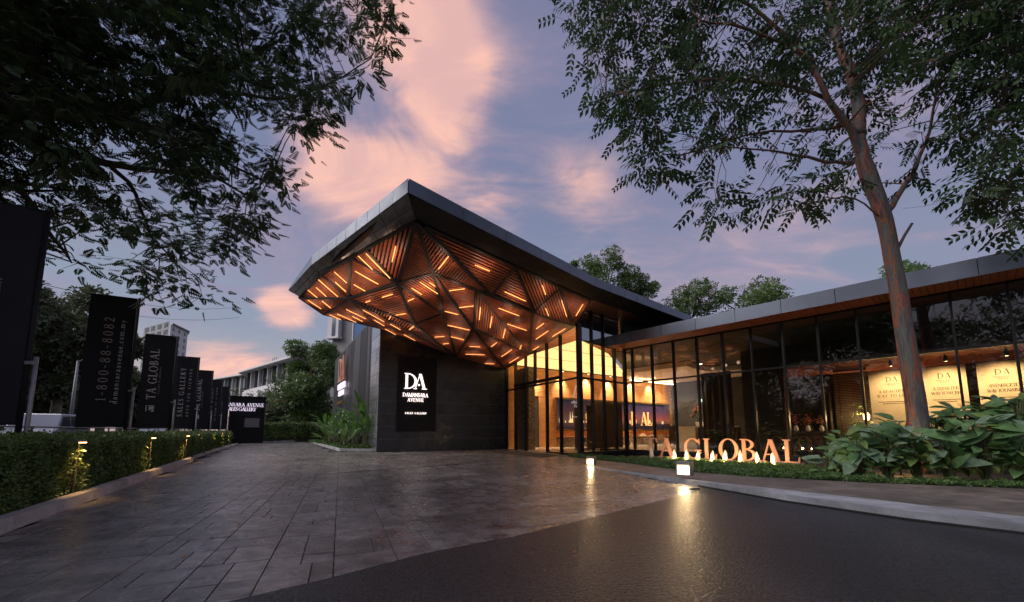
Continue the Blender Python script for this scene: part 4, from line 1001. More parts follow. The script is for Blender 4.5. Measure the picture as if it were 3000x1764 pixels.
def drape(name, a, b, z0, z1, m, label, amp=.05, per=.16):
    d = b - a; L = d.length; u = d.normalized(); n = V(-u.y, u.x); k = max(6, int(L / per * 6)); vs = []; fs = []
    for i in range(k + 1):
        s = L * i / k; p = a + u * s + n * (amp * math.sin(2 * math.pi * s / per) + .02 * math.sin(7 * s))
        vs += [V(p.x, p.y, z0), V(p.x, p.y, z1), V(p.x, p.y, z0) + n * .012, V(p.x, p.y, z1) + n * .012]
    for i in range(k):
        a4, b4 = i * 4, i * 4 + 4; fs += [(a4, b4, b4 + 1, a4 + 1), (a4 + 2, a4 + 3, b4 + 3, b4 + 2), (a4, a4 + 2, b4 + 2, b4), (a4 + 1, b4 + 1, b4 + 3, a4 + 3)]
    mb = MB(); mb.add(vs, fs); return tag(mb.build(name, m, smooth=True), label, 'curtain')
c0 = cor + VD * 1.1 + UD * .25
drape('curtain', c0, c0 + VD * 3.0, .04, 2.65, 'curtain', 'dark brown curtain hanging behind the return glass beside the shelf unit')
k0, k1 = Q(13.5, 0, .35), Q(13.5, 0, .35) + FD * 1.2
drape('curtain', k0, k1, .04, 4.5, 'wood_int', 'tall brown curtain beside the blue grey end wall', .08, .3)
t0, t1 = tF(2062, 4.4), tF(2150, 4.4)
drape('curtain', F(t0, 4.4), F(t1, 4.4), .04, 3.9, 'curtain', 'tall dark curtain in deep folds behind the letter L of the sign', .09, .34)
t0, t1 = tF(2402, 4.3), tF(2450, 4.3)
drape('curtain', F(t0, 4.3), F(t1, 4.3), .04, 3.3, 'sofa', 'dark grey curtain at the side of the garden window', .08, .22)
# reception counter with orchid
rc = floor_at(1962, 1312); rw = FD
def RC(a, b, z): return V(rc.x, rc.y, .02) + FD * a + VD * b + V(0, 0, z)
rec = thing('reception_counter', 'white marble reception counter with a brown side panel', 'counter', rc)
def cbox(parent, name, m, a0, a1, b0, b1, z0, z1, fn, **k):
    mb = MB(); mb.prism([fn(a0, b0, z0), fn(a1, b0, z0), fn(a1, b1, z0), fn(a0, b1, z0)], [fn(a0, b0, z1), fn(a1, b0, z1), fn(a1, b1, z1), fn(a0, b1, z1)]); return mb.build(name, m, parent, **k)
cbox(rec, 'side_panel', 'wood_dark', 0, .60, 0, .8, .22, 1.28, RC)
cbox(rec, 'front_panel', 'marble_white', .61, 1.55, -.05, .7, .20, 1.22, RC)
cbox(rec, 'plinth', 'marble_white', .1, 1.55, .1, .7, 0, .195, RC)
cbox(rec, 'top', 'marble_white', 1.56, 3.6, -.05, .75, 1.16, 1.24, RC)
cbox(rec, 'back_panel', 'wood_dark', 1.56, 3.6, .3, .7, 0, 1.15, RC)
op = RC(1.66, .3, 1.245)
orc = thing('orchid_pot', 'pink orchid in a white pot on the reception counter', 'flowers', op)
mb = MB(); mb.lathe(op, [(.17, 0), (.20, .02), (.22, .20), (.21, .21)], 16); mb.build('pot', 'pot_white', orc, smooth=True)
mb = MB()
for k in range(10):
    a = k * .7; mb.beam(op + V(0, 0, .2), op + V(.30 * math.cos(a), .30 * math.sin(a), .26 + .08 * (k % 3)), .05, .012)
mb.build('leaves', 'leaf_broad', orc)['kind'] = 'stuff'
mb = MB(); rr = random.Random(4)
for k in range(5):
    e = op + V(-.15 + .02 * k, -.1, 0) + VD * 0 - FD * (.12 + .05 * k) + V(0, 0, .80 + .08 * k)
    mb.tube([op + V(0, 0, .2), op - FD * .04 + V(0, 0, .6), e], [.008, .007, .005], 5)
mb.build('stalk', 'stem', orc)
mb = MB()
for k in range(80):
    f = rr.random(); c = op - FD * (.02 + .42 * f + rr.uniform(-.08, .08)) + VD * rr.uniform(-.14, .14) + V(0, 0, .98 - .55 * f * f + rr.uniform(-.12, .12))
    r = rr.uniform(.035, .06); mb.lathe(c, [(.01, -r * .4), (r, 0), (r * .6, r * .3), (.01, r * .35)], 6)
mb.build('blossoms', 'petal', orc, smooth=True)['kind'] = 'stuff'
# chairs with wire legs around a table
def make_chair(loc, rot, label):
    t = thing('lounge_chair', label, 'chair', loc, None, rot)
    mb = MB(); prof = []
    for i in range(9):
        a = -1.2 + 2.4 * i / 8; prof.append((.24 * math.sin(a), .24 * math.cos(a)))
    vs = [(x, y, .44) for x, y in prof] + [(x * 1.12, y * 1.15, .80 - .10 * abs(x) / .24) for x, y in prof]; n = len(prof)
    vs += [(x * .94, y * .94, .44) for x, y in prof] + [(x * 1.06, y * 1.08, .80 - .10 * abs(x) / .24) for x, y in prof]
    fs = []
    for i in range(n - 1): fs += [(i, i + 1, n + i + 1, n + i), (2 * n + i, 3 * n + i, 3 * n + i + 1, 2 * n + i + 1), (n + i, n + i + 1, 3 * n + i + 1, 3 * n + i)]
    mb.add(vs, fs); mb.build('backrest', 'chair_shell', t, smooth=True, local=True)
    mb = MB(); mb.lathe((0, 0, .40), [(.20, 0), (.25, .02), (.25, .05), (.22, .06)], 14); mb.build('seat', 'chair_shell', t, local=True)
    for sx_, sy_ in ((-1, -1), (1, -1), (1, 1), (-1, 1)):
        mb = MB(); mb.tube([(.05 * sx_, .05 * sy_, .40), (.22 * sx_, .22 * sy_, .20), (.10 * sx_, .10 * sy_, .0)], .009, 5); mb.build('leg', 'chrome', t, local=True)
    return t
for px, py, rot, lb in ((1850, 1308, .6, 'brown shell chair with wire legs, nearest the shelf unit'), (1885, 1303, -.4, 'brown shell chair with wire legs, facing the long credenza'), (1915, 1299, 1.9, 'brown shell chair with wire legs, beside the table near the counter'), (1940, 1307, 2.8, 'brown shell chair with wire legs, pushed close to the reception counter')):
    make_chair(floor_at(px, py), rot, lb)
tp = floor_at(1900, 1306)
tb = thing('meeting_table', 'small round dark table with wire base between the shell chairs', 'table', tp)
mb = MB(); mb.lathe(tp + V(0, 0, .70), [(.50, 0), (.52, .02), (.50, .035)], 24); mb.build('top', 'wood_dark', tb)
for k in range(4):
    a = k * math.pi / 2 + .4; mb = MB(); mb.tube([tp + V(.05 * math.cos(a), .05 * math.sin(a), .70), tp + V(.32 * math.cos(a), .32 * math.sin(a), .38), tp + V(.12 * math.cos(a), .12 * math.sin(a), 0)], .012, 5); mb.build('leg', 'chrome', tb)
# exit sign
ep = PL(2060, 1173, bw0 - VD * .03, VD)
ex = thing('exit_sign', 'small pale green exit sign on the blue grey end wall', 'sign', ep)
cb = MB(); cb.box(ep, FD * .20, VD * .02, V(0, 0, .09)); cb.build('case', 'exit_green', ex)
cb = MB(); lettering(cb, 'EXIT', ep - VD * .021 - FD * .15 + V(0, 0, -.05), FD, V(0, 0, 1), -VD, .10, .004); cb.build('lettering', 'exit_green', ex)
# downlights in the white ceiling and one added to brighten the orchid
dls = [(1917, 1107), (1963, 1116), (2004, 1124), (2040, 1131)]
for px, py in dls + [(0, 0)]:
    p = G(px, py, 4.655) if px else V(op.x, op.y - .5, 4.655); t = thing('downlight', 'small round downlight set in the white ceiling', 'downlight', p, 'downlights in the white ceiling')
    mb = MB(); mb.lathe(p + V(0, 0, -.012), [(.055, 0), (.07, .004), (.07, .014)], 12); mb.build('lens', 'lamp_white', t)
    lamp('downlight_light', 'SPOT', p + V(0, 0, -.05), 520, (1, .72, .44), t, .05, p + V(0, 0, -3), math.radians(130), .8)
# poster wall in the lounge
PD = 2.5
txts = [('A BEAUTIFUL', 'WAY TO LIVE'), ('A SMARTER', 'WAY TO WORK'), ('AN ENERGETIC', 'WAY TO UNWIND')]
edges = [(2560, 2700), (2722, 2852), (2884, 3040)]
for i, ((x0, x1), (l1, l2)) in enumerate(zip(edges, txts)):
    a, b = tF(x0, PD), tF(x1, PD)
    t = thing('poster', ['cream poster panel behind the colourful tree trunk, headed A BEAUTIFUL WAY', 'cream poster panel headed A SMARTER WAY TO WORK behind the spiky plant', 'cream poster panel headed AN ENERGETIC WAY, lit by a bright spot'][i], 'poster', F(a, PD, .02))
    mb = MB(); mb.poly([F(a, PD), F(b, PD), F(b, PD + .06), F(a, PD + .06)], .02, 3.06); mb.build('board', 'poster', t)
    c_ = (a + b) / 2; w_ = b - a
    mb = MB()
    lettering(mb, 'D\u039b', F(c_, PD - .002, 2.66), FD, V(0, 0, 1), -VD, .17, .003, centre=True)
    lettering(mb, 'DAMANSARA', F(c_, PD - .002, 2.57), FD, V(0, 0, 1), -VD, .045, .003, centre=True); lettering(mb, 'AVENUE', F(c_, PD - .002, 2.51), FD, V(0, 0, 1), -VD, .045, .003, centre=True)
    lettering(mb, l1, F(c_, PD - .002, 2.29), FD, V(0, 0, 1), -VD, .095, .003, length=w_ * .62, centre=True); lettering(mb, l2, F(c_, PD - .002, 2.14), FD, V(0, 0, 1), -VD, .095, .003, length=w_ * .70, centre=True)
    mb.build('lettering', 'poster_ink', t)
    mb = MB()
    for k in range(2): mb.box(F(c_, PD - .004, 1.98 - k * .06), FD * w_ * (.33 - .1 * k), VD * .002, V(0, 0, .008))
    mb.build('small_print', 'poster_ink', t)['kind'] = 'stuff'
    sp_ = F(c_ + .1, PD - .85, 3.24)
    s2 = thing('poster_spot', 'small black track spotlight aimed at the poster headed ' + l1, 'spotlight', sp_, 'spotlights over the poster panels')
    mb = MB(); mb.tube([sp_ + V(0, 0, .06), sp_, sp_ + VD * .06 + V(0, 0, -.12)], [.015, .045, .045], 8); mb.build('housing', 'pole_dark', s2)
    mb = MB(); mb.lathe(sp_ + VD * .065 + V(0, 0, -.135), [(.03, 0), (.03, .01)], 10); mb.build('lens', 'lamp_white', s2)
    lamp('poster_spot_light', 'SPOT', sp_ + VD * .08 + V(0, 0, -.17), 105, (1, .72, .40), s2, .03, F(c_, PD, 1.6), math.radians(125), 1.0)
# venetian blinds left of the posters
a, b = tF(2455, 3.2), tF(2556, 3.2)
bl = thing('venetian_blind', 'wide brown venetian blind glowing warm beside the poster panels', 'blind', F(a, 3.2, .3))
for k in range(44):
    z = .5 + k * .062; mb = MB(); mb.box(F((a + b) / 2, 3.2, z), FD * ((b - a) / 2), VD * .018 + V(0, 0, .008), V(0, 0, .004)); mb.build('slat', 'blind', bl)
for t_ in (a + .15, b - .15): mb = MB(); mb.beam(F(t_, 3.17, .5), F(t_, 3.17, 3.25), .02, .01, up=VD); mb.build('tape', 'wood_dark', bl)
mb = MB(); mb.box(F((a + b) / 2, 3.2, 3.27), FD * (b - a) / 2, VD * .03, V(0, 0, .03)); mb.build('head_rail', 'wood_dark', bl)
wl_ = thing('wall_lamp', 'small warm wall lamp glowing behind the venetian blind', 'lamp', F(b - .3, 4.5, 1.4))
mb = MB(); mb.lathe(F(b - .3, 4.5, 1.4), [(.06, 0), (.10, .05), (.10, .25), (.05, .3)], 12); mb.build('shade', 'lamp_orange', wl_)
lamp('wall_lamp_light', 'POINT', F(b - .3, 4.3, 1.5), 70, (1, .62, .28), wl_, .1)
# sideboard with flower vases, sofa, pendant lamps, interior planters
sp0 = Fp(2345, 1262, 3.6)
sdb = thing('sideboard', 'dark sideboard carrying three flower vases by the garden window', 'sideboard', F(tF(2335, 3.6), 3.6))
ta, tb_ = tF(2325, 3.6), tF(2425, 3.6)
mb = MB(); mb.poly([F(ta, 3.4), F(tb_, 3.4), F(tb_, 3.85), F(ta, 3.85)], .12, .93); mb.build('cabinet', 'wood_dark', sdb)
mb = MB(); mb.poly([F(ta - .02, 3.38), F(tb_ + .02, 3.38), F(tb_ + .02, 3.87), F(ta - .02, 3.87)], .935, .97); mb.build('top', 'marble_dark', sdb)
for o_ in (ta + .08, tb_ - .08): mb = MB(); mb.beam(F(o_, 3.6, .02), F(o_, 3.6, .12), .06, .06, up=FD); mb.build('leg', 'mullion', sdb)
for px, h_, m_, lb in ((2333, .55, 'petal', 'tall pale pink flower arrangement on the dark sideboard'), (2368, .42, 'petal_dry', 'rust coloured dried flowers in a white vase on the sideboard'), (2408, .36, 'petal_dry', 'small brown dried bouquet at the end of the sideboard')):
    p = F(tF(px, 3.6), 3.6, .972); t = thing('flower_vase', lb, 'flowers', p)
    mb = MB(); mb.lathe(p, [(.05, 0), (.085, .06), (.075, .16), (.045, .22), (.05, .24)], 14); mb.build('vase', 'pot_white', t, smooth=True)
    mb = MB(); rr = random.Random(px)
    for k in range(46):
        c = p + V(0, 0, .24 + h_ * .5) + Vector((rr.gauss(0, .10), rr.gauss(0, .10), rr.gauss(0, h_ * .28))); r = rr.uniform(.02, .045)
        mb.lathe(c, [(.005, -r * .5), (r, 0), (.005, r * .5)], 6)
    mb.build('blossoms', m_, t)['kind'] = 'stuff'
    mb = MB(); mb.tube([p + V(0, 0, .2), p + V(0, 0, .24 + h_ * .6)], .012, 5); mb.build('stem', 'stem', t)
ta, tb_ = tF(2402, 1.9), tF(2462, 1.9)
sf = thing('sofa', 'low dark grey sofa behind the glass beside the broad leaved shrubs', 'sofa', F(ta, 1.9))
mb = MB(); mb.poly([F(ta, 1.5), F(tb_ + 1.0, 1.5), F(tb_ + 1.0, 2.3), F(ta, 2.3)], .14, .42); mb.build('seat', 'sofa', sf)
mb = MB(); mb.poly([F(ta, 2.3), F(tb_ + 1.0, 2.3), F(tb_ + 1.0, 2.5), F(ta, 2.5)], .14, .84); mb.build('backrest', 'sofa', sf)
mb = MB(); mb.poly([F(ta - .18, 1.5), F(ta - .005, 1.5), F(ta - .005, 2.5), F(ta - .18, 2.5)], .14, .62); mb.build('armrest', 'sofa', sf)
for o_ in (ta - .1, tb_ + .9):
    for d_ in (1.6, 2.4): mb = MB(); mb.beam(F(o_, d_, .02), F(o_, d_, .14), .05, .05, up=FD); mb.build('leg', 'mullion', sf)
for px, dz_ in ((2327, .0), (2351, -.12), (2360, -.14)):
    p = F(tF(px, 3.4), 3.4, 2.05 + dz_); t = thing('pendant_lamp', 'slim black cylinder pendant lamp hanging before the garden window', 'lamp', p, 'pendants before the garden window')
    mb = MB(); mb.lathe(p, [(.035, 0), (.035, .30), (.01, .31)], 10); mb.build('shade', 'pole_dark', t)
    mb = MB(); mb.tube([p + V(0, 0, .3), V(p.x, p.y, 3.33)], .004, 4); mb.build('cord', 'pole_dark', t)
arm = floor_at(2560, 1300); arm = F(tF(2570, 1.5), 1.5, .02)
ac = thing('armchair', 'rounded brown armchair behind the glass below the first poster', 'chair', arm)
mb = MB(); mb.lathe(arm + V(0, 0, .12), [(.36, 0), (.40, .1), (.40, .30), (.36, .33)], 18); mb.build('seat', 'chair_shell', ac, smooth=True)
mb = MB()
vs = []; fs = []
for i in range(13):
    a = math.radians(-20 + 220 * i / 12); c, s = math.cos(a), math.sin(a)
    for r_, z_ in ((.40, .30), (.44, 1.02), (.36, 1.02), (.33, .30)): vs.append(arm + FD * c * r_ + VD * s * r_ + V(0, 0, z_))
for i in range(12):
    for k in range(4): fs.append((i * 4 + k, i * 4 + (k + 1) % 4, i * 4 + 4 + (k + 1) % 4, i * 4 + 4 + k))
mb.add(vs, fs); mb.build('backrest', 'chair_shell', ac, smooth=True)
for k in range(4):
    a = k * math.pi / 2 + .6; mb = MB(); mb.tube([arm + V(.25 * math.cos(a), .25 * math.sin(a), .14), arm + V(.28 * math.cos(a), .28 * math.sin(a), 0)], .018, 6); mb.build('leg', 'wood_dark', ac)

# ================================================================== outside, in front of the glass
rg = thing('entrance_mat', 'wide brown mat on the paving before the glass entrance', 'mat', G(1560, 1330))
q = [G(1484, 1320), G(1640, 1334), G(1590, 1341), G(1440, 1325)]
mb = MB(); mb.poly(q, .002, .014); mb.build('pile', 'rug', rg)
# pond ledge, dark water and the plinth of the letters
lz = thing('pond_ledge', 'low dark ledge of the pond along the foot of the glass', 'ledge', F(0, -.3))
for k in range(6): mb = MB(); mb.poly([F(-1.15 + k * 2.0, -.55), F(.83 + k * 2.0, -.55), F(.83 + k * 2.0, -.22), F(-1.15 + k * 2.0, -.22)], 0, .17); mb.build('coping', 'fascia_dark', lz)
mb = MB(); mb.poly([C + V(.0, -.35), D + UD * -.3 + VD * -.2 - VD * .4, D - VD * .4 + FD * .0, C + V(-.02, -.06)], 0, .14); mb.build('coping', 'fascia_dark', lz)
structure(flat('pond_water', [F(-1.0, -3.6), F(7.2, -3.6), F(7.2, -.56), F(-1.0, -.56)], .03, 'water'))
SGa, SGb = G(1888, 1336, .17), G(2349, 1357, .17)
sgd = (SGb - SGa); SL_ = sgd.length; sgd.normalize(); sgn = V(sgd.y, -sgd.x); sgn = sgn if sgn.dot(-SGa) > 0 else -sgn
print('sign', SGa, SGb, SL_, sgd, FD)
ls = thing('letter_sign', 'freestanding copper letters TA GLOBAL on a low plinth before the glass', 'sign', V(SGa.x, SGa.y))
p0, p1 = SGa - sgd * .15, SGb + sgd * .05
mb = MB(); q = [p0 + sgn * .10, p1 + sgn * .10, p1 - sgn * .22, p0 - sgn * .22]; mb.poly([V(p.x, p.y) for p in q], 0, .165); mb.build('plinth', 'path_stone', ls)
cap = .60
txt = 'TA GLOBAL'; sp_w = (SL_ / cap - twidth(txt, 0)) / (len(txt) - 1); x = 0
for ch in txt:
    if ch != ' ':
        mb = MB(); lettering(mb, ch, V(SGa.x, SGa.y, .167) + sgd * x * cap - sgn * .06, sgd, V(0, 0, 1), sgn, cap, .07); mb.build('letter', 'copper', ls)
    x += GL[ch][0] + sp_w
# foaming fountain jets in front of the letters, each over a sunken lamp
JN = ['before the letter T, unlit and greyish', 'between the letters A and G', 'before the letter G', 'between the letters G and L', 'between the letters L and O', 'before the letter O', 'before the letter B', 'between the letters B and A', 'before the last letter L']
for i, px in enumerate((1908, 1976, 2012, 2046, 2088, 2124, 2168, 2217, 2264)):
    p = PV(px, 1330, SGa + sgn * .42, SGb + sgn * .42); p = V(p.x, p.y, .13)
    t = thing('fountain_jet', 'small white foaming fountain jet ' + JN[i], 'fountain', p)
    rr = random.Random(i); h = .33 + rr.uniform(-.03, .04); vs = []; fs = []; S2 = 14; R2_ = 9
    for a in range(R2_):
        f = a / (R2_ - 1); r = .055 * (1 - f ** 2.6) + .006
        for k in range(S2):
            an = 2 * math.pi * k / S2; rk = r * (1 + rr.uniform(-.16, .16)); vs.append(p + V(rk * math.cos(an) + .01 * math.sin(3 * f + i), rk * math.sin(an), h * f + rr.uniform(-.008, .008)))
    for a in range(R2_ - 1):
        for k in range(S2): fs.append((a * S2 + k, a * S2 + (k + 1) % S2, (a + 1) * S2 + (k + 1) % S2, (a + 1) * S2 + k))
    fs.append(tuple((R2_ - 1) * S2 + k for k in range(S2)))
    mb = MB(); mb.add(vs, fs); mb.build('foam', 'foam', t, smooth=True)
    mb = MB(); mb.lathe(p + sgn * .10 + V(0, 0, -.11), [(.04, 0), (.04, .10), (.03, .11)], 10); mb.build('nozzle', 'pole_dark', t)
    if i:
        lamp('jet_lamp', 'POINT', p + sgn * .13 + V(0, 0, .08), 3.2, (1, .62, .26), t, .03)
        lamp('letter_uplight', 'SPOT', p + sgn * .18 + V(0, 0, .12), 7.5, (1, .58, .27), t, .04, V(p.x, p.y, .55) - sgn * .5, math.radians(100), .9)
        mb = MB(); mb.lathe(p + sgn * .12 + V(0, 0, .012), [(.03, 0), (.03, .012)], 10); mb.build('lamp_lens', 'lamp_orange', t)
# box lights on the paving
def box_light(p, s, facing, label, e):
    t = thing('box_light', label, 'light', p)
    f = facing.normalized(); r = V(-f.y, f.x)
    fn = lambda a, b, z: p + r * a + f * b + V(0, 0, z)
    cbox(t, 'cap', 'lamp_body', -s * .5, s * .5, -s * .45, s * .45, s * .80, s, fn); cbox(t, 'base', 'lamp_body', -s * .5, s * .5, -s * .45, s * .45, 0, s * .12, fn)
    cbox(t, 'back', 'lamp_body', -s * .499, s * .499, -s * .45, -s * .25, s * .121, s * .799, fn)
    for sg_ in (-1, 1): cbox(t, 'side', 'lamp_body', sg_ * s * .498, sg_ * s * .40, -s * .249, s * .45, s * .121, s * .799, fn)
    cbox(t, 'diffuser', 'lamp_white', -s * .39, s * .39, -s * .24, s * .05, s * .13, s * .66, fn)
    lamp('box_light_lamp', 'SPOT', fn(0, s * .30, s * .55), e, (1, .66, .32), t, .05, fn(0, s * 3.0, -.35), math.radians(140), .9)
b1 = G(1732, 1363); box_light(V(b1.x, b1.y, .002), .24, V(-.55, -1), 'small lit box light at the tip of the concrete kerb apron', 9)
b2 = G(2007, 1396, .125); box_light(V(b2.x, b2.y, .137), .27, V(-.75, -1), 'larger lit box light on the concrete kerb apron below the copper letters', 11)

# ------------------------------------------------------------------ banners
emb = [[(0, 0), (0, .42), (.42, 0)], [(.06, 1), (.98, 1), (.98, .88), (.06, .88)], [(.98, .86), (.98, .0), (.86, .0), (.86, .60)], [(.50, 0), (.80, 0), (.80, .62), (.18, .62)]]
def banner(i, y, big, small, label, emblem=False, col='banner_print', lower=False):
    p = V(-3.75 - .591 * y, y, 0); w, z0, z1 = .87, 1.10, 4.38
    r = V(HR.x, HR.y); nn = -V(HD.x, HD.y)
    t = thing('banner_flag', label, 'banner', p, 'black banner flags along the hedge')
    mb = MB(); mb.tube([p, V(p.x, p.y, z1 + .02)], .035, 10); mb.build('pole', 'pole_dark', t, smooth=True)
    mb = MB(); pp = p + r * .09 + nn * .02; mb.tube([pp, V(pp.x, pp.y, 2.10)], .028, 10); mb.build('support_post', 'galvanised', t, smooth=True)
    mb = MB(); mb.beam(p + V(0, 0, 2.0) + nn * .01, pp + V(0, 0, 2.0) + nn * .01, .10, .05); mb.build('clamp', 'galvanised', t)
    for z in (z0, z1): mb = MB(); mb.tube([p - r * .02 + V(0, 0, z), p - r * (w + .02) + V(0, 0, z)], .016, 6); mb.build('arm', 'pole_dark', t)
    vs = []; fs = []; nu, nv = 12, 30; rr = random.Random(i)
    for a in range(nu + 1):
        for b in range(nv + 1):
            u, v = a / nu, b / nv; off = .016 * math.sin(3.1 * v + i + 1.3 * u) * math.sin(math.pi * v) + .007 * math.sin(8 * u + i + 3 * v) + .005 * math.sin(17 * v + 5 * u)
            q = p - r * (w * (1 - u) + .02) + V(0, 0, z0 + (z1 - z0) * v) + nn * off; vs.append(q)
    n0 = len(vs); vs += [q - nn * .004 for q in vs]
    for a in range(nu):
        for b in range(nv):
            k = a * (nv + 1) + b; fs += [(k, k + nv + 1, k + nv + 2, k + 1), (n0 + k, n0 + k + 1, n0 + k + nv + 2, n0 + k + nv + 1)]
    mb = MB(); mb.add(vs, fs); mb.build('cloth', 'banner_cloth', t, smooth=True)
    def BP(u, v): return p - r * (w * (1 - u) + .02) + V(0, 0, z0 + (z1 - z0) * v) + nn * .034
    up, lf = V(0, 0, 1), -r
    mb = MB(); H = z1 - z0
    for (s_, u, v0, v1, cp) in big: letter_parts(t, col, s_, BP(u, v0), up, lf, nn, cp * w, .003, length=(v1 - v0) * H)
    if emblem:
        k = .25 * w
        for pg in emb: mb.prism([BP(.50, .17) + up * (a * k) + lf * (b * k) for a, b in pg], [BP(.50, .17) + up * (a * k) + lf * (b * k) + nn * .003 for a, b in pg])
    if emblem: mb.build('emblem', col, t)
    mb = MB()
    for (s_, u, v0, v1, cp) in small: lettering(mb, s_, BP(u, v0), up, lf, nn, cp * w, .003, length=(v1 - v0) * H)
    mb.build('small_lettering', 'banner_gold' if emblem else 'banner_print', t)['kind'] = 'stuff'
TG = [('TA GLOBAL', .50, .30, .845, .27)]; TGs = [('A CLASS OF EMINENCE', .615, .36, .65, .055)]
Y0, DYB = 5.85, 4.15
banner(0, Y0, TG, TGs, 'black TA GLOBAL banner flag on the hedge end closest to the asphalt road', True)
banner(1, Y0 + DYB, [('1-800-88-8082', .56, .19, .83, .21)], [('damansaraavenue.com.my', .80, .17, .82, .16)], 'black banner flag with the phone number 1-800-88-8082', False, 'banner_gold')
banner(2, Y0 + 2 * DYB, TG, TGs, 'black TA GLOBAL banner flag next after the phone number banner', True)
banner(3, Y0 + 3 * DYB, [('SALES GALLERY', .52, .16, .84, .21)], [('OPEN FOR VIEWING', .78, .16, .83, .11)], 'black banner flag reading SALES GALLERY OPEN FOR VIEWING')
banner(4, Y0 + 4 * DYB, TG, TGs, 'black TA GLOBAL banner flag between the SALES GALLERY and OPEN DAILY banners', True)
banner(5, Y0 + 5 * DYB, [('OPEN DAILY', .50, .22, .82, .22)], [('10:00AM TO 6:00PM', .78, .16, .83, .10)], 'black banner flag reading OPEN DAILY with opening hours')
banner(6, Y0 + 6 * DYB, TG, TGs, 'black TA GLOBAL banner flag right next to the dark gate kiosk', True)

# ------------------------------------------------------------------ path lights in the hedge
for i, y in enumerate((5.80, 9.15, 12.75, 16.2, 19.7, 23.2, 26.6)):
    p = kerbline(y, .17 if y < 13.4 else .42); p = V(p.x, p.y, 0)
    t = thing('path_light', 'slim bollard path light at the hedge face ' + ['one banner before the phone number', 'below the phone number banner', 'just before the second TA GLOBAL banner', 'before the SALES GALLERY banner', 'before the third TA GLOBAL banner', 'before the OPEN DAILY banner', 'near the far end of the hedge'][i], 'light', p, 'path lights along the hedge')
    mb = MB(); mb.tube([p, V(p.x, p.y, .84)], .016, 8); mb.build('post', 'bark', t)
    h = V(p.x, p.y, .84)
    mb = MB(); mb.box(h + HR * .03 + V(0, 0, .012), HR * .055, HD * .03, V(0, 0, .014)); mb.build('head', 'lamp_body', t)
    mb = MB(); mb.box(h + HR * .045 + V(0, 0, -.008), HR * .035, HD * .022, V(0, 0, .005)); mb.build('lens', 'lamp_orange', t)
    lamp('path_lamp', 'SPOT', h + HR * .10 + V(0, 0, -.03), 15, (1, .54, .20), t, .02, h - HR * .10 + V(0, 0, -1), math.radians(95), .9)

# ------------------------------------------------------------------ kiosk
kr = G(770, 1298); kd = V(kr.y, -kr.x).normalized(); kl = PV(664, 1297, kr, kr - kd); kl.z = 0; kn = V(kd.y, -kd.x); kn = kn if kn.dot(-kl) > 0 else -kn
kw = (kr - kl).length; kh = (DY(772, 1166, kr.y)).z
ks = thing('gate_kiosk', 'black gate kiosk with glowing DAMANSARA AVENUE SALES GALLERY sign', 'kiosk', kl)
def KP(a, b, z): return V(kl.x, kl.y) + kd * a - kn * b + V(0, 0, z)
wz0, wz1, wx0, wx1 = kh * .36, kh * .60 - .2, kw * .44, kw * .86
for nm, a0, a1, z0, z1 in (('wall', 0, kw, 0, wz0), ('wall', 0, kw, wz1, kh), ('wall', 0, wx0, wz0 + .003, wz1 - .003), ('wall', wx1, kw, wz0 + .003, wz1 - .003)):
    cbox(ks, nm, 'sign_black', a0, a1, 0, .12, z0, z1, KP)
cbox(ks, 'side_wall', 'sign_black', kw - .12, kw, .121, 2.4, 0, kh, KP); cbox(ks, 'side_wall', 'sign_black', 0, .12, .121, 2.4, 0, kh, KP); cbox(ks, 'back_wall', 'wall_dark', .12, kw - .12, 2.28, 2.4, 0, kh, KP)
cbox(ks, 'roof', 'sign_black', -.06, kw + .06, -.06, 2.46, kh, kh + .08, KP)
cbox(ks, 'window', 'win_glass', wx0 - .01, wx1 + .01, .05, .07, wz0 - .01, wz1 + .01, KP)
cbox(ks, 'counter', 'galvanised', wx0 - .05, wx1 + .05, -.14, -.002, wz0 - .05, wz0, KP)
for k in range(18): z = kh * (.04 + k * .052); cbox(ks, 'cladding_board', 'pole_dark', .01, wx0 - .02 if wz0 - .1 < z < wz1 else kw - .01, -.012, -.001, z, z + kh * .040, KP)
letter_parts(ks, 'sign_cool', 'DAMANSARA AVENUE', KP(-.95, -.03, kh * .795), kd, V(0, 0, 1), kn, .27, .05, length=kw * 1.0 + .85); letter_parts(ks, 'sign_cool', 'SALES GALLERY', KP(-.20, -.03, kh * .70), kd, V(0, 0, 1), kn, .27, .05, length=kw * .83)
cbox(ks, 'sign_rail', 'pole_dark', -1.0, kw - .02, -.028, -.013, kh * .70 - .05, kh * .70 - .01, KP)

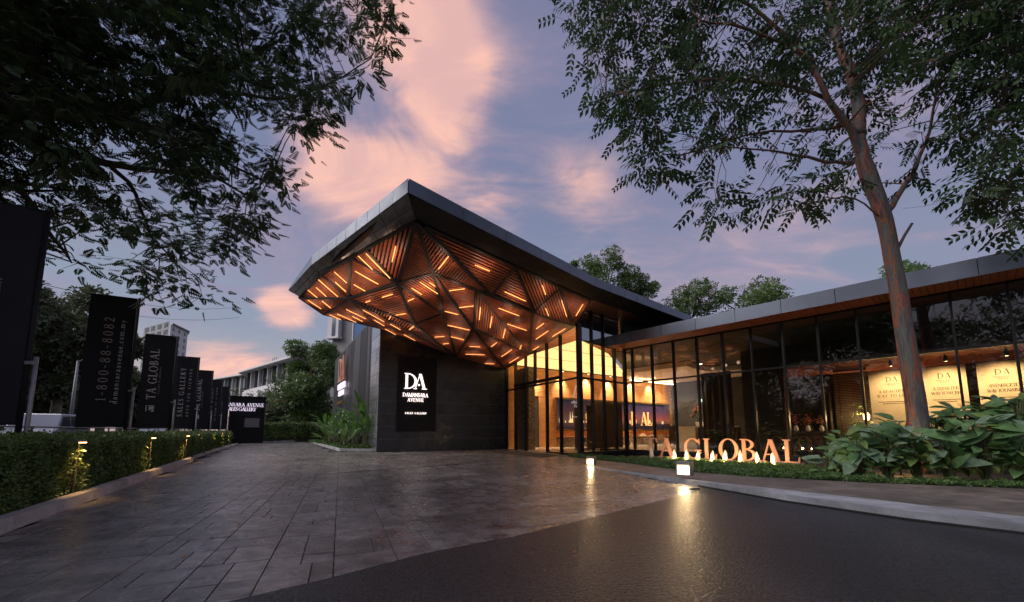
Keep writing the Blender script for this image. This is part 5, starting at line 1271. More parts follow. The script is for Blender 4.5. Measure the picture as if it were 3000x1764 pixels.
# ------------------------------------------------------------------ street side: railing, vehicles, lamp posts
rl = thing('street_railing', 'galvanised tube railing along the street behind the hedge', 'railing', kerbline(4, 3.2))
for k in range(22):
    p = kerbline(4 + k * 1.6, 3.2); mb = MB(); mb.tube([p, p + V(0, 0, 1.12)], .028, 7); mb.build('post', 'galvanised', rl)
for z in (.55, .82, 1.10): mb = MB(); mb.tube([kerbline(4, 3.2) + V(0, 0, z), kerbline(37.6, 3.2) + V(0, 0, z)], .022, 7); mb.build('rail', 'galvanised', rl)
def vehicle(name, label, cat, p, ang, L, Wd, prof, glass, hood_m='car_body'):
    t = thing(name, label, cat, p, None, ang)
    def sec(pr, hw, nm, m):
        mb = MB(); n = len(pr); mb.prism([(x, -hw(z), z) for x, z in pr], [(x, hw(z), z) for x, z in pr]); o = mb.build(nm, m, t, local=True)
        bv = o.modifiers.new('bevel', 'BEVEL'); bv.width = .05; bv.segments = 2; bv.limit_method = 'ANGLE'; return o
    sec(prof, lambda z: Wd / 2 - max(0, z - .9) * .12, 'body', hood_m)
    for g in glass:
        for sgn_ in (-1, 1):
            mb = MB(); hw = lambda z: Wd / 2 - max(0, z - .9) * .12
            q = [(x, sgn_ * (hw(z) + .006), z) for x, z in g]; mb.prism(q, [(x, y - sgn_ * .03, z) for x, y, z in q]); mb.build('side_window', 'win_glass', t, local=True)
    for x in (-L * .31, L * .31):
        for sgn_ in (-1, 1):
            mb = MB(); mb.tube([(x, sgn_ * (Wd / 2 - .20), .33), (x, sgn_ * (Wd / 2 + .01), .33)], .33, 20); wh = mb.build('wheel', 'tyre', t, local=True)
            mb = MB(); mb.tube([(x, sgn_ * (Wd / 2 - .02), .33), (x, sgn_ * (Wd / 2 + .02), .33)], .20, 14); mb.build('rim', 'chrome', wh, local=True)
    for sgn_ in (-1, 1):
        mb = MB(); mb.box(V(L / 2 - .05, sgn_ * (Wd / 2 - .25), .72), V(.07, 0), V(0, .16), V(0, 0, .09)); mb.build('headlight', 'headlamp', t, local=True)
        mb = MB(); mb.box(V(-L / 2 + .04, sgn_ * (Wd / 2 - .18), .85), V(.06, 0), V(0, .08), V(0, 0, .16)); mb.build('tail_light', 'orange_tile', t, local=True)
    mb = MB(); mb.box(V(L / 2 - .02, 0, .45), V(.08, 0), V(0, Wd / 2 - .06), V(0, 0, .09)); mb.build('bumper', 'car_dark', t, local=True)
    return t
va = math.atan2(HD.y, HD.x)
vp = DY(140, 1262, 21.0)
vehicle('van', 'silver van on the street behind the railing and hedge', 'van', V(vp.x, vp.y, -.06), va + math.pi, 4.9, 1.85,
        [(-2.42, .30), (2.35, .30), (2.42, .85), (1.75, 1.15), (1.05, 1.92), (-2.25, 1.95), (-2.42, 1.1)],
        [[(1.45, 1.15), (.98, 1.78), (.2, 1.80), (.2, 1.15)], [(.1, 1.15), (.1, 1.80), (-1.0, 1.82), (-1.0, 1.15)], [(-1.1, 1.15), (-1.1, 1.82), (-2.2, 1.80), (-2.25, 1.15)]])
vp = DY(452, 1270, 34)
vehicle('car', 'pale hatchback far along the street behind the banner flags', 'car', V(vp.x, vp.y, -.06), va + math.pi, 4.2, 1.75,
        [(-2.05, .30), (2.0, .30), (2.08, .80), (1.0, .95), (.35, 1.45), (-1.5, 1.48), (-2.08, .95)], [[(.9, .95), (.33, 1.36), (-.3, 1.38), (-.3, .95)], [(-.4, .95), (-.4, 1.38), (-1.45, 1.36), (-1.75, .95)]])
def lamp_post(p, h, label, lean=V(0, 0)):
    t = thing('street_pole', label, 'pole', p)
    mb = MB(); mb.tube([p, p + lean * .5 + V(0, 0, h * .5), p + lean + V(0, 0, h)], [.11, .09, .06], 10); mb.build('shaft', 'galvanised', t, smooth=True)
    mb = MB(); mb.tube([p + lean + V(0, 0, h - .05), p + lean + V(.8, -.3, h + .05)], .04, 6); mb.build('bracket', 'galvanised', t)
    return t
pp = DY(203, 1262, 24.0); lamp_post(V(pp.x, pp.y, -.06), 5.3, 'slim pale street pole among the trees behind the van')
for i, off in enumerate((0, .9)):
    a, b = DY(-100, 780 + i * 45, 22), DY(700, 900 + i * 30, 60); mb = MB(); n = 12
    pts = [a.lerp(b, k / n) + V(0, 0, -1.2 * math.sin(math.pi * k / n)) for k in range(n + 1)]; mb.tube(pts, .022, 4)
    tag(mb.build('overhead_wire', 'pole_dark'), 'thin dark overhead wire crossing behind the banner flags', 'wire', 'overhead wires')

# ------------------------------------------------------------------ buildings behind
def facade_block(name, label, a, b, dpt, h, z0, wm_, rows, cols, roof=None, win=(.6, .62), fins=0, winm='win_glass', rise=0.0, over=.0, m_roof='roof_grey'):
    d = (b - a); L = d.length; u = d.normalized(); n = V(u.y, -u.x); n = n if n.dot(-a) > 0 else -n
    t = thing(name, label, 'building', V(a.x, a.y, 0))
    fn = lambda x, o, z: V(a.x, a.y) + u * x + n * o + V(0, 0, z)
    bk = ((a + b) / 2).normalized() * dpt; bk = V(bk.x, bk.y)
    q = [fn(0, 0, z0), fn(L, 0, z0), fn(L, 0, z0) + bk, fn(0, 0, z0) + bk]
    mb = MB(); mb.prism(q, [fn(0, 0, h), fn(L, 0, h + rise), fn(L, 0, h + rise) + bk, fn(0, 0, h) + bk]); mb.build('wall', wm_, t)
    cw, rh = L / cols, (h - z0) / rows
    for r in range(rows):
        for c in range(cols):
            x0, x1 = c * cw + cw * (1 - win[0]) / 2, (c + 1) * cw - cw * (1 - win[0]) / 2; zz0, zz1 = z0 + r * rh + rh * .25, z0 + r * rh + rh * (.25 + win[1])
            mb = MB(); mb.prism([fn(x0, .01, zz0), fn(x1, .01, zz0), fn(x1, .01, zz1), fn(x0, .01, zz1)], [fn(x0, .08, zz0), fn(x1, .08, zz0), fn(x1, .08, zz1), fn(x0, .08, zz1)]); w_ = mb.build('window', 'dark_paint', t)
            mb = MB(); mb.prism([fn(x0 + .08, .081, zz0 + .08), fn(x1 - .08, .081, zz0 + .08), fn(x1 - .08, .081, zz1 - .08), fn(x0 + .08, .081, zz1 - .08)], [fn(x0 + .08, .10, zz0 + .08), fn(x1 - .08, .10, zz0 + .08), fn(x1 - .08, .10, zz1 - .08), fn(x0 + .08, .10, zz1 - .08)]); mb.build('pane', winm, w_)
    for k in range(fins):
        x = L * (k + .5) / fins; mb = MB(); mb.prism([fn(x - .12, .02, z0), fn(x + .12, .02, z0), fn(x + .12, .55, z0), fn(x - .12, .55, z0)], [fn(x - .12, .02, h), fn(x + .12, .02, h), fn(x + .12, .55, h), fn(x - .12, .55, h)]); mb.build('fin', 'white_paint' if k % 2 else 'dark_paint', t)
    if roof:
        mb = MB(); q = [fn(-over, over + .6, h + .02), fn(L + over, over + .6, h + rise + .02), fn(L, 0, h + rise + .02) + bk, fn(0, 0, h + .02) + bk]
        mb.prism(q, [p + V(0, 0, roof) for p in q]); mb.build('roof', m_roof, t)
    return t, fn
# apartments left of the tree
a, b = DY(775, 1262, 92), DY(905, 1262, 70)
hA, hB = DY(712, 1092, 92).z, DY(880, 1052, 70).z
a, b = V(DY(715, 1262, 92).x, 92), V(DY(905, 1262, 66).x, 66)
t, fn = facade_block('apartment_block', 'white apartment block with deep sloping eaves and tall fins behind the round tree', a, b, 12, DY(715, 1094, 92).z, DY(740, 1146, 92).z, 'grey_paint', 1, 9, .35, (.5, .75), 13, rise=DY(905, 1042, 66).z - DY(715, 1094, 92).z, over=1.2, m_roof='white_paint')
Lb = (b - a).length; zb_ = DY(740, 1146, 92).z
mb = MB(); mb.prism([fn(-.2, .9, 0), fn(Lb, .9, 0), fn(Lb, -12, 0), fn(-.2, -12, 0)], [fn(-.2, .9, zb_ - .01), fn(Lb, .9, zb_ - .01), fn(Lb, -12, zb_ - .01), fn(-.2, -12, zb_ - .01)]); mb.build('lower_wall', 'white_paint', t)
for k in range(7):
    x = 2 + k * (Lb - 3) / 7
    for z_ in (zb_ - 3.2, zb_ - 6.6, zb_ - 10):
        mb = MB(); mb.prism([fn(x, .91, z_), fn(x + 1.8, .91, z_), fn(x + 1.8, .91, z_ + 1.9), fn(x, .91, z_ + 1.9)], [fn(x, .97, z_), fn(x + 1.8, .97, z_), fn(x + 1.8, .97, z_ + 1.9), fn(x, .97, z_ + 1.9)]); mb.build('window', 'win_glass', t)
for k in range(3):
    x = 3 + k * 1.4; mb = MB(); mb.tube([fn(x, -4, hA + .3), fn(x, -4, hA + 3.6)], .06, 5); mb.build('antenna', 'dark_paint', t)
a, b = V(DY(615, 1262, 125).x, 125), V(DY(734, 1262, 104).x, 104)
facade_block('apartment_block', 'farther grey apartment block with a low pitched roof above the last banners', a, b, 12, DY(620, 1116, 125).z, DY(700, 1150, 110).z - 4, 'grey_paint', 2, 9, .4, (.5, .7), 10, rise=DY(712, 1098, 104).z - DY(620, 1116, 125).z, over=1.0, m_roof='white_paint')
# tower behind the banners
a, b = V(DY(418, 1000, 150).x, 150), V(DY(492, 1000, 140).x, 140)
hT = DY(470, 940, 140).z
facade_block('apartment_tower', 'tall grey apartment tower rising behind the TA GLOBAL banner', a, b, 14, hT, 0, 'grey_paint', 15, 4, None, (.55, .62))
t, fn = facade_block('apartment_tower', 'slender paler tower face beside the tall grey tower', b + V(.3, .2), V(DY(548, 1000, 152).x, 152), 10, DY(500, 962, 146).z, 0, 'white_paint', 15, 3, .5, (.3, .5))
# grey block behind the side wall
a, b = V(DY(974, 1000, 62).x, 62), V(DY(1080, 1000, 60).x, 60)
t, fn = facade_block('office_block', 'tall grey block with a blue glass strip rising behind the gallery side wall', a, b, 12, DY(1000, 900, 60).z + 3, 0, 'grey_paint', 1, 1, None, (.01, .01))
Lb = (b - a).length
mb = MB(); z_ = DY(1000, 1025, 60).z
mb.prism([fn(Lb * .62, .02, 2), fn(Lb * .98, .02, 2), fn(Lb * .98, .3, 2), fn(Lb * .62, .3, 2)], [fn(Lb * .62, .02, z_ + 9), fn(Lb * .98, .02, z_ + 9), fn(Lb * .98, .3, z_ + 9), fn(Lb * .62, .3, z_ + 9)]); mb.build('glass_strip', 'win_blue', t)
mb = MB(); mb.prism([fn(Lb * .59, .02, 2), fn(Lb * .617, .02, 2), fn(Lb * .617, .4, 2), fn(Lb * .59, .4, 2)], [fn(Lb * .59, .02, z_ + 9), fn(Lb * .617, .02, z_ + 9), fn(Lb * .617, .4, z_ + 9), fn(Lb * .59, .4, z_ + 9)]); mb.build('white_pilaster', 'white_paint', t)
zl = DY(985, 981, 60).z
for x0, x1, m_ in ((-.35, .45, 'white_paint'), (.45, 1.2, 'win_glass'), (1.2, 1.7, 'white_paint')):
    mb = MB(); mb.prism([fn(x0, .03, zl), fn(x1, .03, zl), fn(x1, .8, zl), fn(x0, .8, zl)], [fn(x0, .03, zl + 9), fn(x1, .03, zl + 9), fn(x1, .8, zl + 9), fn(x0, .8, zl + 9)]); mb.build('bay', m_, t)
mb = MB(); mb.prism([fn(-.45, .03, zl - .35), fn(1.9, .03, zl - .35), fn(1.9, 1.0, zl - .35), fn(-.45, 1.0, zl - .35)], [fn(-.45, .03, zl - .02), fn(1.9, .03, zl - .02), fn(1.9, 1.0, zl - .02), fn(-.45, 1.0, zl - .02)]); mb.build('bay_sill', 'white_paint', t)
# small pavilion with orange roof
a, b = V(DY(798, 1262, 52).x, 52), V(DY(860, 1262, 50).x, 50)
t, fn = facade_block('pavilion', 'small white pavilion with orange roof edge and blue trim behind the hedge', a, b, 5, DY(820, 1192, 51).z, 0, 'white_paint', 1, 2, None, (.4, .4))
Lb = (b - a).length; hz = DY(820, 1192, 51).z
for z0, z1, o_, m_ in ((hz + .0, hz + .42, .5, 'blue_trim'), (hz + .425, hz + .85, .9, 'orange_tile')):
    mb = MB(); mb.prism([fn(-o_, o_, z0), fn(Lb, o_, z0), fn(Lb, -5, z0), fn(-o_, -5, z0)], [fn(-o_ * 1.2, o_ * 1.2, z1), fn(Lb, o_ * 1.2, z1), fn(Lb, -5, z1), fn(-o_ * 1.2, -5, z1)]); mb.build('eaves_band', m_, t)
# ================================================================== plants
def norm(a): return a / np.maximum(np.linalg.norm(a, axis=1, keepdims=True), 1e-6)
def scatter(name, tv, tf, pos, fwd, up, scale, m, parent=None, tint=None, local=False):
    """many small leaves in one mesh: template tv/tf placed at pos, pointing along fwd"""
    pos, fwd, up = np.asarray(pos, float), norm(np.asarray(fwd, float)), np.asarray(up, float)
    side = norm(np.cross(up, fwd)); nrm = np.cross(fwd, side)
    tv = np.asarray(tv, float); N, k = len(pos), len(tv); sc = np.asarray(scale, float).reshape(-1, 1, 1)
    v = pos[:, None, :] + sc * (tv[None, :, 0:1] * fwd[:, None, :] + tv[None, :, 1:2] * side[:, None, :] + tv[None, :, 2:3] * nrm[:, None, :])
    flat_f = np.concatenate([np.asarray(f) for f in tf]); sizes = np.array([len(f) for f in tf])
    F_ = (flat_f[None, :] + (np.arange(N) * k)[:, None]).ravel()
    tn = RNG.random(N) if tint is None else np.asarray(tint)
    me = mesh_np(name, v.reshape(-1, 3), F_, np.tile(sizes, N), np.repeat(tn, k))
    return obj(name, me, m, parent, local)
def leaflet(x, y, dx, dy, w, droop=0.0):
    L = math.hypot(dx, dy); px, py = -dy / L * w / 2, dx / L * w / 2
    return [(x, y, 0), (x + dx * .5 + px, y + dy * .5 + py, -droop * .3), (x + dx, y + dy, -droop), (x + dx * .5 - px, y + dy * .5 - py, -droop * .3)]
def compound(pairs, ll, lw, ang, start=.12, droop=.10, taper=.35):
    vs, fs = [], []
    for i in range(pairs):
        f = i / (pairs - 1); x = start + (1 - start) * f * .92; l = ll * (1 - taper * f)
        for s in (-1, 1):
            o = len(vs); vs += leaflet(x, 0, l * math.cos(ang), s * l * math.sin(ang), lw, droop * l / ll + .0); fs.append((o, o + 1, o + 2, o + 3))
    o = len(vs); vs += [(0, -.008, 0), (1, -.004, -.02), (1, .004, -.02), (0, .008, 0)]; fs.append((o, o + 1, o + 2, o + 3))
    return vs, fs
FROND = compound(6, .42, .17, .92, start=.15, droop=.18, taper=.62)
SPRAY = compound(4, .36, .17, .75, droop=.18, taper=.1)
LEAF1 = ([(0, 0, 0), (.5, .26, .05), (1, 0, -.06), (.5, -.26, .05)], [(0, 1, 2), (0, 2, 3)])
TUFT = ([(0, 0, 0), (.5, .28, .06), (1, 0, -.05), (.5, -.28, .06), (.1, .1, .02), (.35, .75, .08), (-.1, .9, 0), (-.25, .4, .04), (0, -.1, .03), (.1, -.8, .1), (-.25, -.8, 0), (-.3, -.35, .05)], [(0, 1, 2, 3), (4, 5, 6, 7), (8, 9, 10, 11)])
def rvec(n): return norm(RNG.normal(size=(n, 3)))

def limbs_tree(trunk_mb, limbs):
    pts = []
    for path, r0, r1 in limbs:
        n = len(path); trunk_mb.tube(path, [r0 + (r1 - r0) * i / (n - 1) for i in range(n)], 9)
        for i in range(n - 1):
            for k in range(6): pts.append((path[i].lerp(path[i + 1], k / 6), r0 + (r1 - r0) * (i + k / 6) / (n - 1)))
    return pts
def smooth_path(pts, n=4, wob=.0, seed=0):
    rr = random.Random(seed); out = []
    for i in range(len(pts) - 1):
        p0 = pts[max(i - 1, 0)]; p1, p2 = pts[i], pts[i + 1]; p3 = pts[min(i + 2, len(pts) - 1)]
        for k in range(n):
            t = k / n; q = .5 * ((2 * p1) + (p2 - p0) * t + (2 * p0 - 5 * p1 + 4 * p2 - p3) * t * t + (3 * p1 - p0 - 3 * p2 + p3) * t ** 3)
            out.append(q + Vector((rr.uniform(-wob, wob), rr.uniform(-wob, wob), rr.uniform(-wob, wob))))
    out.append(pts[-1]); return out
def in2(px, py, poly): return inpoly((px, py), poly)
def crown_from(clumps, mbw, limbpts, frond, per, size, flatz, droop, name, m, root, twig_r=.012):
    """leaf sprays in flattened clumps, each clump tied to the nearest limb by a bent twig"""
    P, Fw, U, S, T = [], [], [], [], []
    LP = np.array([p[0] for p in limbpts])
    for c, r in clumps:
        cv = np.array(c); d = np.linalg.norm(LP - cv, axis=1); j = int(d.argmin()); a = limbpts[j][0]
        mid = a.lerp(Vector(c), .55) + Vector((random.uniform(-.1, .1), random.uniform(-.1, .1), random.uniform(.0, .18))) * min(1.5, d[j])
        mbw.tube([a, mid, Vector(c)], [min(limbpts[j][1] * .6, twig_r * (1 + d[j])), twig_r * .9, twig_r * .4], 5, cap=False)
        n = max(3, int(per * (r / .55) ** 2 * random.uniform(.7, 1.25))); q = RNG.normal(size=(n, 3)) * np.array([r * .55, r * .55, r * flatz])
        P.append(cv + q); out = norm(q * np.array([1, 1, .4]) + RNG.normal(size=(n, 3)) * .12 * r); out[:, 2] -= droop * RNG.random(n)
        Fw.append(out); U.append(np.array([0, 0, 1.0]) + RNG.normal(size=(n, 3)) * .35); S.append(size * RNG.uniform(.7, 1.3, n)); T.append(np.clip(RNG.normal(.4, .25, n) + random.uniform(-.2, .2), 0, 1))
        for k in range(3):                                  # small twigs inside the clump
            e = Vector(c) + Vector(q[k % n]) ; mbw.tube([Vector(c), e], [twig_r * .5, twig_r * .25], 4, cap=False)
    return scatter(name, *frond, np.concatenate(P), np.concatenate(Fw), np.concatenate(U), np.concatenate(S), m, root, np.concatenate(T))

# ------------------------------------------------------------------ great rain tree overhead on the left
tb = V(-9.3, 3.9, -.05)
rt = thing('rain_tree', 'large dark spreading tree with feathery leaves overhanging the hedge and banners', 'tree', tb)
J = lambda *q: [DY(a, b, c) for a, b, c in q]
fork = DY(-300, 330, 5.2)
w = MB()
w.tube(smooth_path([tb, V(-9.1, 4.3, 1.8), V(-8.6, 4.8, 3.6), fork], 4), [.42 - .018 * i for i in range(13)], 12)
lim = []
for pts, r0, r1 in ((([fork] + J((0, 320, 6.0), (200, 334, 6.6), (320, 325, 7.0), (430, 297, 7.5), (560, 255, 8.0), (690, 190, 8.6), (830, 110, 9.3))), .16, .03),
                    (([fork] + J((-90, 372, 5.9), (0, 388, 6.3), (130, 425, 6.9), (300, 475, 7.6), (450, 502, 8.2), (600, 512, 8.8), (730, 575, 9.4))), .14, .02),
                    ((J((318, 332, 7.0), (450, 385, 7.6), (560, 425, 8.1), (660, 475, 8.6), (790, 540, 9.2))), .07, .02),
                    ((J((320, 480, 7.7), (400, 570, 8.2), (440, 690, 8.8), (520, 770, 9.4))), .05, .012),
                    (([fork] + J((-40, 260, 5.6), (110, 95, 6.1), (190, -60, 6.8), (420, -300, 8.2))), .26, .08),
                    ((J((150, 30, 6.4), (330, 30, 7.2), (560, 10, 8.0), (760, -40, 8.8), (1000, -30, 9.4))), .09, .02),
                    ((J((560, 255, 8.0), (680, 270, 8.6), (820, 290, 9.2), (950, 250, 9.6), (1090, 170, 9.8))), .05, .012),
                    (([fork] + J((-150, 480, 5.8), (60, 560, 6.6), (150, 690, 7.6), (210, 770, 8.5))), .10, .015),
                    (([fork, V(-10.5, 2.5, 7.5), V(-12.5, -.5, 9.0), V(-14.5, -3, 9.8)]), .20, .03), (([fork, V(-11, 6, 7.2), V(-14, 8, 8.6), V(-17, 9, 9.2)]), .18, .03),
                    (([fork, V(-7.5, 2.2, 8.2), V(-6.5, -1, 10.0), V(-6, -4, 10.8)]), .16, .03)):
    lim += limbs_tree(w, [(smooth_path(pts, 3, .02, len(pts)), r0, r1)])
sil = [(-350, -350), (1120, -350), (1165, 0), (1175, 110), (1150, 180), (1080, 215), (1000, 280), (930, 330), (900, 430), (860, 500), (850, 550), (790, 600), (775, 680), (720, 750), (670, 830), (590, 880), (545, 860), (440, 890), (385, 850), (300, 780), (150, 800), (60, 770), (-120, 730), (-350, 650)]
cl_ = []; rr = random.Random(21)
gaps = [(330, 440, 95), (420, 560, 55), (230, 560, 60), (600, 600, 45), (250, 720, 50), (120, 470, 35), (470, 800, 30)]
tries = 0
while len(cl_) < 560 and tries < 9000:
    tries += 1
    px, py = rr.uniform(-350, 1180), rr.uniform(-350, 890)
    if not in2(px, py, sil): continue
    if any(math.hypot(px - a, py - b) < c for a, b, c in gaps): continue
    if py > 560 and rr.random() < .38: continue
    d = 6.3 + 2.9 * max(0, px) / 1100 + max(0, py - 450) / 400 * 1.8 + rr.gauss(0, .65)
    cl_.append((DY(px, py, max(5.2, d)), rr.uniform(.28, .50)))
cl2 = []
for k in range(150):
    a, r_ = rr.uniform(0, 6.28), rr.uniform(1, 7.5); x, y, z = -11.5 + r_ * math.cos(a), .5 + r_ * math.sin(a), 9.6 - .05 * r_ * r_ * .6 + rr.gauss(0, .9)
    if x > -5.5 and y > 1.5: continue
    cl2.append((V(x, y, z), rr.uniform(.6, .95)))
crown_from(cl_, w, lim, FROND, 56, .225, .34, .75, 'crown', 'leaf_rain', rt)
crown_from(cl2, w, lim, FROND, 45, .32, .34, .6, 'crown', 'leaf_rain', rt)
w.build('trunk', 'bark', rt, smooth=True)

# ------------------------------------------------------------------ rainbow eucalypt in the shrub bed
TD = 8.6
ebase = G(2690, 1262 + 122, .1); ebase = DY(2692, 1390, TD); ebase.z = .1
et = thing('rainbow_eucalypt', 'tall tree with streaked grey and orange bark rising from the shrub bed', 'tree', ebase)
w = MB(); E = lambda *q: [DY(a, b, c) for a, b, c in q]
tp_ = [ebase] + E((2689, 1230, TD), (2662, 1050, TD), (2634, 866, TD), (2612, 750, TD), (2594, 650, TD), (2556, 545, TD), (2530, 470, TD), (2516, 400, TD))
w.tube(smooth_path(tp_, 3, .006, 2), [.66 * r_ for r_ in (.32, .30, .28, .27, .262, .256, .25, .245, .24, .236, .232, .228, .226, .224, .224, .226, .23, .238, .25, .25, .24, .22, .20, .19, .18)], 16)
lim = []
for pts, r0, r1 in ((E((2516, 400, TD), (2514, 311, TD + .1), (2494, 222, TD + .2), (2452, 111, TD + .3), (2425, 0, TD + .4), (2400, -150, TD + .6)), .15, .06),
                    (E((2530, 470, TD), (2490, 380, TD - .1), (2425, 290, TD - .2), (2380, 185, TD - .3), (2320, 140, TD - .4), (2190, 85, TD - .6), (2050, 60, TD - .8)), .085, .02),
                    (E((2600, 620, TD), (2640, 560, TD + .1), (2683, 489, TD + .2), (2722, 378, TD + .4), (2745, 250, TD + .6)), .07, .02),
                    (E((2500, 475, TD), (2420, 476, TD - .1), (2340, 455, TD - .2), (2250, 440, TD - .3), (2120, 430, TD - .5)), .045, .012),
                    (E((2462, 372, TD), (2380, 380, TD + .2), (2190, 394, TD + .5), (1990, 456, TD + .8), (1900, 430, TD + 1.)), .04, .01),
                    (E((2425, 290, TD), (2250, 240, TD - .4), (2000, 240, TD - .2), (1800, 280, TD), (1720, 300, TD + .2)), .045, .01),
                    (E((2380, 185, TD), (2200, 20, TD), (2000, -50, TD), (1800, 20, TD + .2)), .05, .012),
                    (E((2494, 222, TD), (2600, 120, TD + .4), (2700, 60, TD + .8), (2850, -50, TD + 1.2)), .05, .012),
                    (E((2590, 640, TD), (2500, 580, TD - .3), (2400, 590, TD - .5), (2300, 620, TD - .6)), .02, .006)):
    lim += limbs_tree(w, [(smooth_path(pts, 3, .02, int(pts[0].x * 10)), r0, r1)])
w.tube(E((2632, 725, TD), (2650, 690, TD), (2672, 655, TD)), [.035, .03, .028], 7)
sil = [(1660, -250), (1650, 20), (1690, 90), (1705, 180), (1715, 290), (1765, 345), (1840, 395), (1880, 440), (1870, 520), (1950, 555), (2020, 545), (2060, 610), (2155, 640), (2240, 600), (2311, 640), (2400, 615), (2480, 570), (2540, 480), (2600, 520), (2700, 560), (2725, 430), (2760, 300), (2850, 200), (3050, 100), (3050, -250)]
gaps = [(2250, 330, 55), (2030, 400, 40), (2160, 540, 45), (2640, 200, 60), (2600, 400, 45), (1950, 330, 35), (2360, 530, 40), (2440, 420, 30), (1900, 300, 20), (2090, 180, 30), (2720, 300, 40)]
cl_ = []; tries = 0; rr = random.Random(5)
while len(cl_) < 560 and tries < 14000:
    tries += 1; px, py = rr.uniform(1640, 3050), rr.uniform(-250, 660)
    if not in2(px, py, sil) or any(math.hypot(px - a, py - b) < c for a, b, c in gaps): continue
    if py > 420 and rr.random() < .45: continue
    dd = rr.gauss(.1, .9); tx = np.interp(py, [0, 111, 222, 311, 470, 560], [2425, 2452, 2494, 2514, 2530, 2560])
    if abs(px - tx) < 55: dd = abs(dd) + .5
    cl_.append((DY(px, py, TD + dd), rr.uniform(.26, .46)))
crown_from(cl_, w, lim, SPRAY, 14, .40, .34, .6, 'crown', 'leaf_gum', et, .008)
w.build('trunk', 'rainbow_bark', et, smooth=True)
# long thin hanging runners
w = MB(); rr = random.Random(8)
for k in range(16):
    px, py = rr.uniform(2150, 2900), rr.uniform(480, 620); p = DY(px, py, TD + rr.uniform(-.6, .6)); q = [p]
    a = rr.uniform(0, 6.28)
    for j in range(6): a += rr.uniform(-.6, .9); q.append(q[-1] + V(.16 * math.cos(a), .05, -.02 - .14 * math.sin(abs(a)) * rr.random()))
    w.tube(q, .003, 4, cap=False)
w.build('runners', 'bark', et)['kind'] = 'stuff'
# neighbour tree whose branches hang in from the right
nb = V(14.0, 7.2, .1); nt_ = thing('street_tree', 'dark leafy tree reaching over the wing roof beside the streaked trunk', 'tree', nb); w = MB()
w.tube(smooth_path([nb, V(13.7, 7.2, 3), V(13.2, 7.1, 6), V(12.6, 7.2, 8)], 3), [.26 - .012 * i for i in range(10)], 10)
lim = []
for pts, r0, r1 in (([V(12.6, 7.2, 8)] + E((2990, 155, 8.2), (2900, 60, 8.2), (2830, 0, 8.3), (2700, -150, 8.6)), .12, .03), ([V(13.2, 7.1, 6)] + E((3050, 450, 8.0), (2940, 560, 7.9), (2860, 600, 7.9)), .06, .012),
                    ([V(13.0, 7.1, 6.8)] + E((3010, 300, 7.8), (2900, 350, 7.8), (2810, 400, 7.9)), .06, .012), ([V(12.6, 7.2, 8), V(12.2, 6, 10), V(12, 4.5, 12)], .12, .04)):
    lim += limbs_tree(w, [(smooth_path(pts, 3, .02, len(pts)), r0, r1)])
sil = [(2740, -200), (2760, 60), (2850, 150), (2790, 260), (2770, 350), (2800, 430), (2840, 480), (2800, 560), (2830, 630), (2900, 640), (2990, 640), (3100, 660), (3100, -200)]
cl_ = []; tries = 0
while len(cl_) < 110 and tries < 4000:
    tries += 1; px, py = rr.uniform(2740, 3120), rr.uniform(-200, 660)
    if not in2(px, py, sil) or rr.random() < .25: continue
    cl_.append((DY(px, py, 7.9 + rr.gauss(0, .5)), rr.uniform(.28, .42)))
for k in range(50):
    a, r_ = rr.uniform(0, 6.28), rr.uniform(.5, 4); cl_.append((V(14 + r_ * math.cos(a), 5.5 + r_ * math.sin(a), 10.5 + rr.gauss(0, 1)), rr.uniform(.5, .9)))
crown_from(cl_, w, lim, SPRAY, 17, .42, .34, .6, 'crown', 'leaf_gum', nt_, .010)
w.build('trunk', 'bark', nt_, smooth=True)

# ------------------------------------------------------------------ background trees
def bg_tree(name, label, base, h, wid, lobes, nleaf, lsize, m, trunk_r, seed, crown_lo=.35, group=None, trunk_m='bark', leaf=TUFT):
    rr = random.Random(seed); t = thing(name, label, 'tree', base, group)
    w = MB(); top = base + V(rr.uniform(-.3, .3), 0, h * .72)
    path = smooth_path([base, base.lerp(top, .35) + V(rr.uniform(-.2, .2), rr.uniform(-.2, .2)), base.lerp(top, .7) + V(rr.uniform(-.3, .3), 0), top], 3)
    w.tube(path, [trunk_r * (1 - .7 * i / (len(path) - 1)) for i in range(len(path))], 8)
    P, Fw, S, T = [], [], [], []
    lob = []
    for k in range(lobes):
        a = rr.uniform(0, 6.28); f = (k + .5) / lobes; z = h * (crown_lo + (1 - crown_lo) * f) ; prof = math.sin(math.pi * min(1, .18 + .82 * (1 - f) ** .75)) ** .7
        r = wid * .5 * prof * rr.uniform(.45, 1.0); lr = wid * rr.uniform(.15, .26)
        lob.append((base + V(r * math.cos(a), r * math.sin(a), z - lr * .6), lr))
    for c, lr in lob:
        j = min(range(len(path)), key=lambda i: abs(path[i].z - (c.z - lr)))
        w.tube([path[j], path[j].lerp(c, .6) + V(0, 0, .1 * lr), c], [trunk_r * .35, trunk_r * .2, trunk_r * .08], 5, cap=False)
        n = int(nleaf / lobes * rr.uniform(.7, 1.3)); d = rvec(n); rad = lr * (RNG.random(n) ** .45)[:, None] * np.array([1.15, 1.15, .8])
        P.append(np.array(c) + d * rad); ff = d + RNG.normal(size=(n, 3)) * .5; ff[:, 2] -= .3; Fw.append(ff); S.append(lsize * RNG.uniform(.6, 1.3, n))
        T.append(np.clip(RNG.normal(.45, .25, n) + rr.uniform(-.2, .2), 0, 1))
    P = np.concatenate(P); scatter('crown', *leaf, P, np.concatenate(Fw), np.array([0, 0, 1.0]) + RNG.normal(size=(len(P), 3)) * .5, np.concatenate(S), m, t, np.concatenate(T))
    w.build('trunk', trunk_m, t, smooth=True); return t
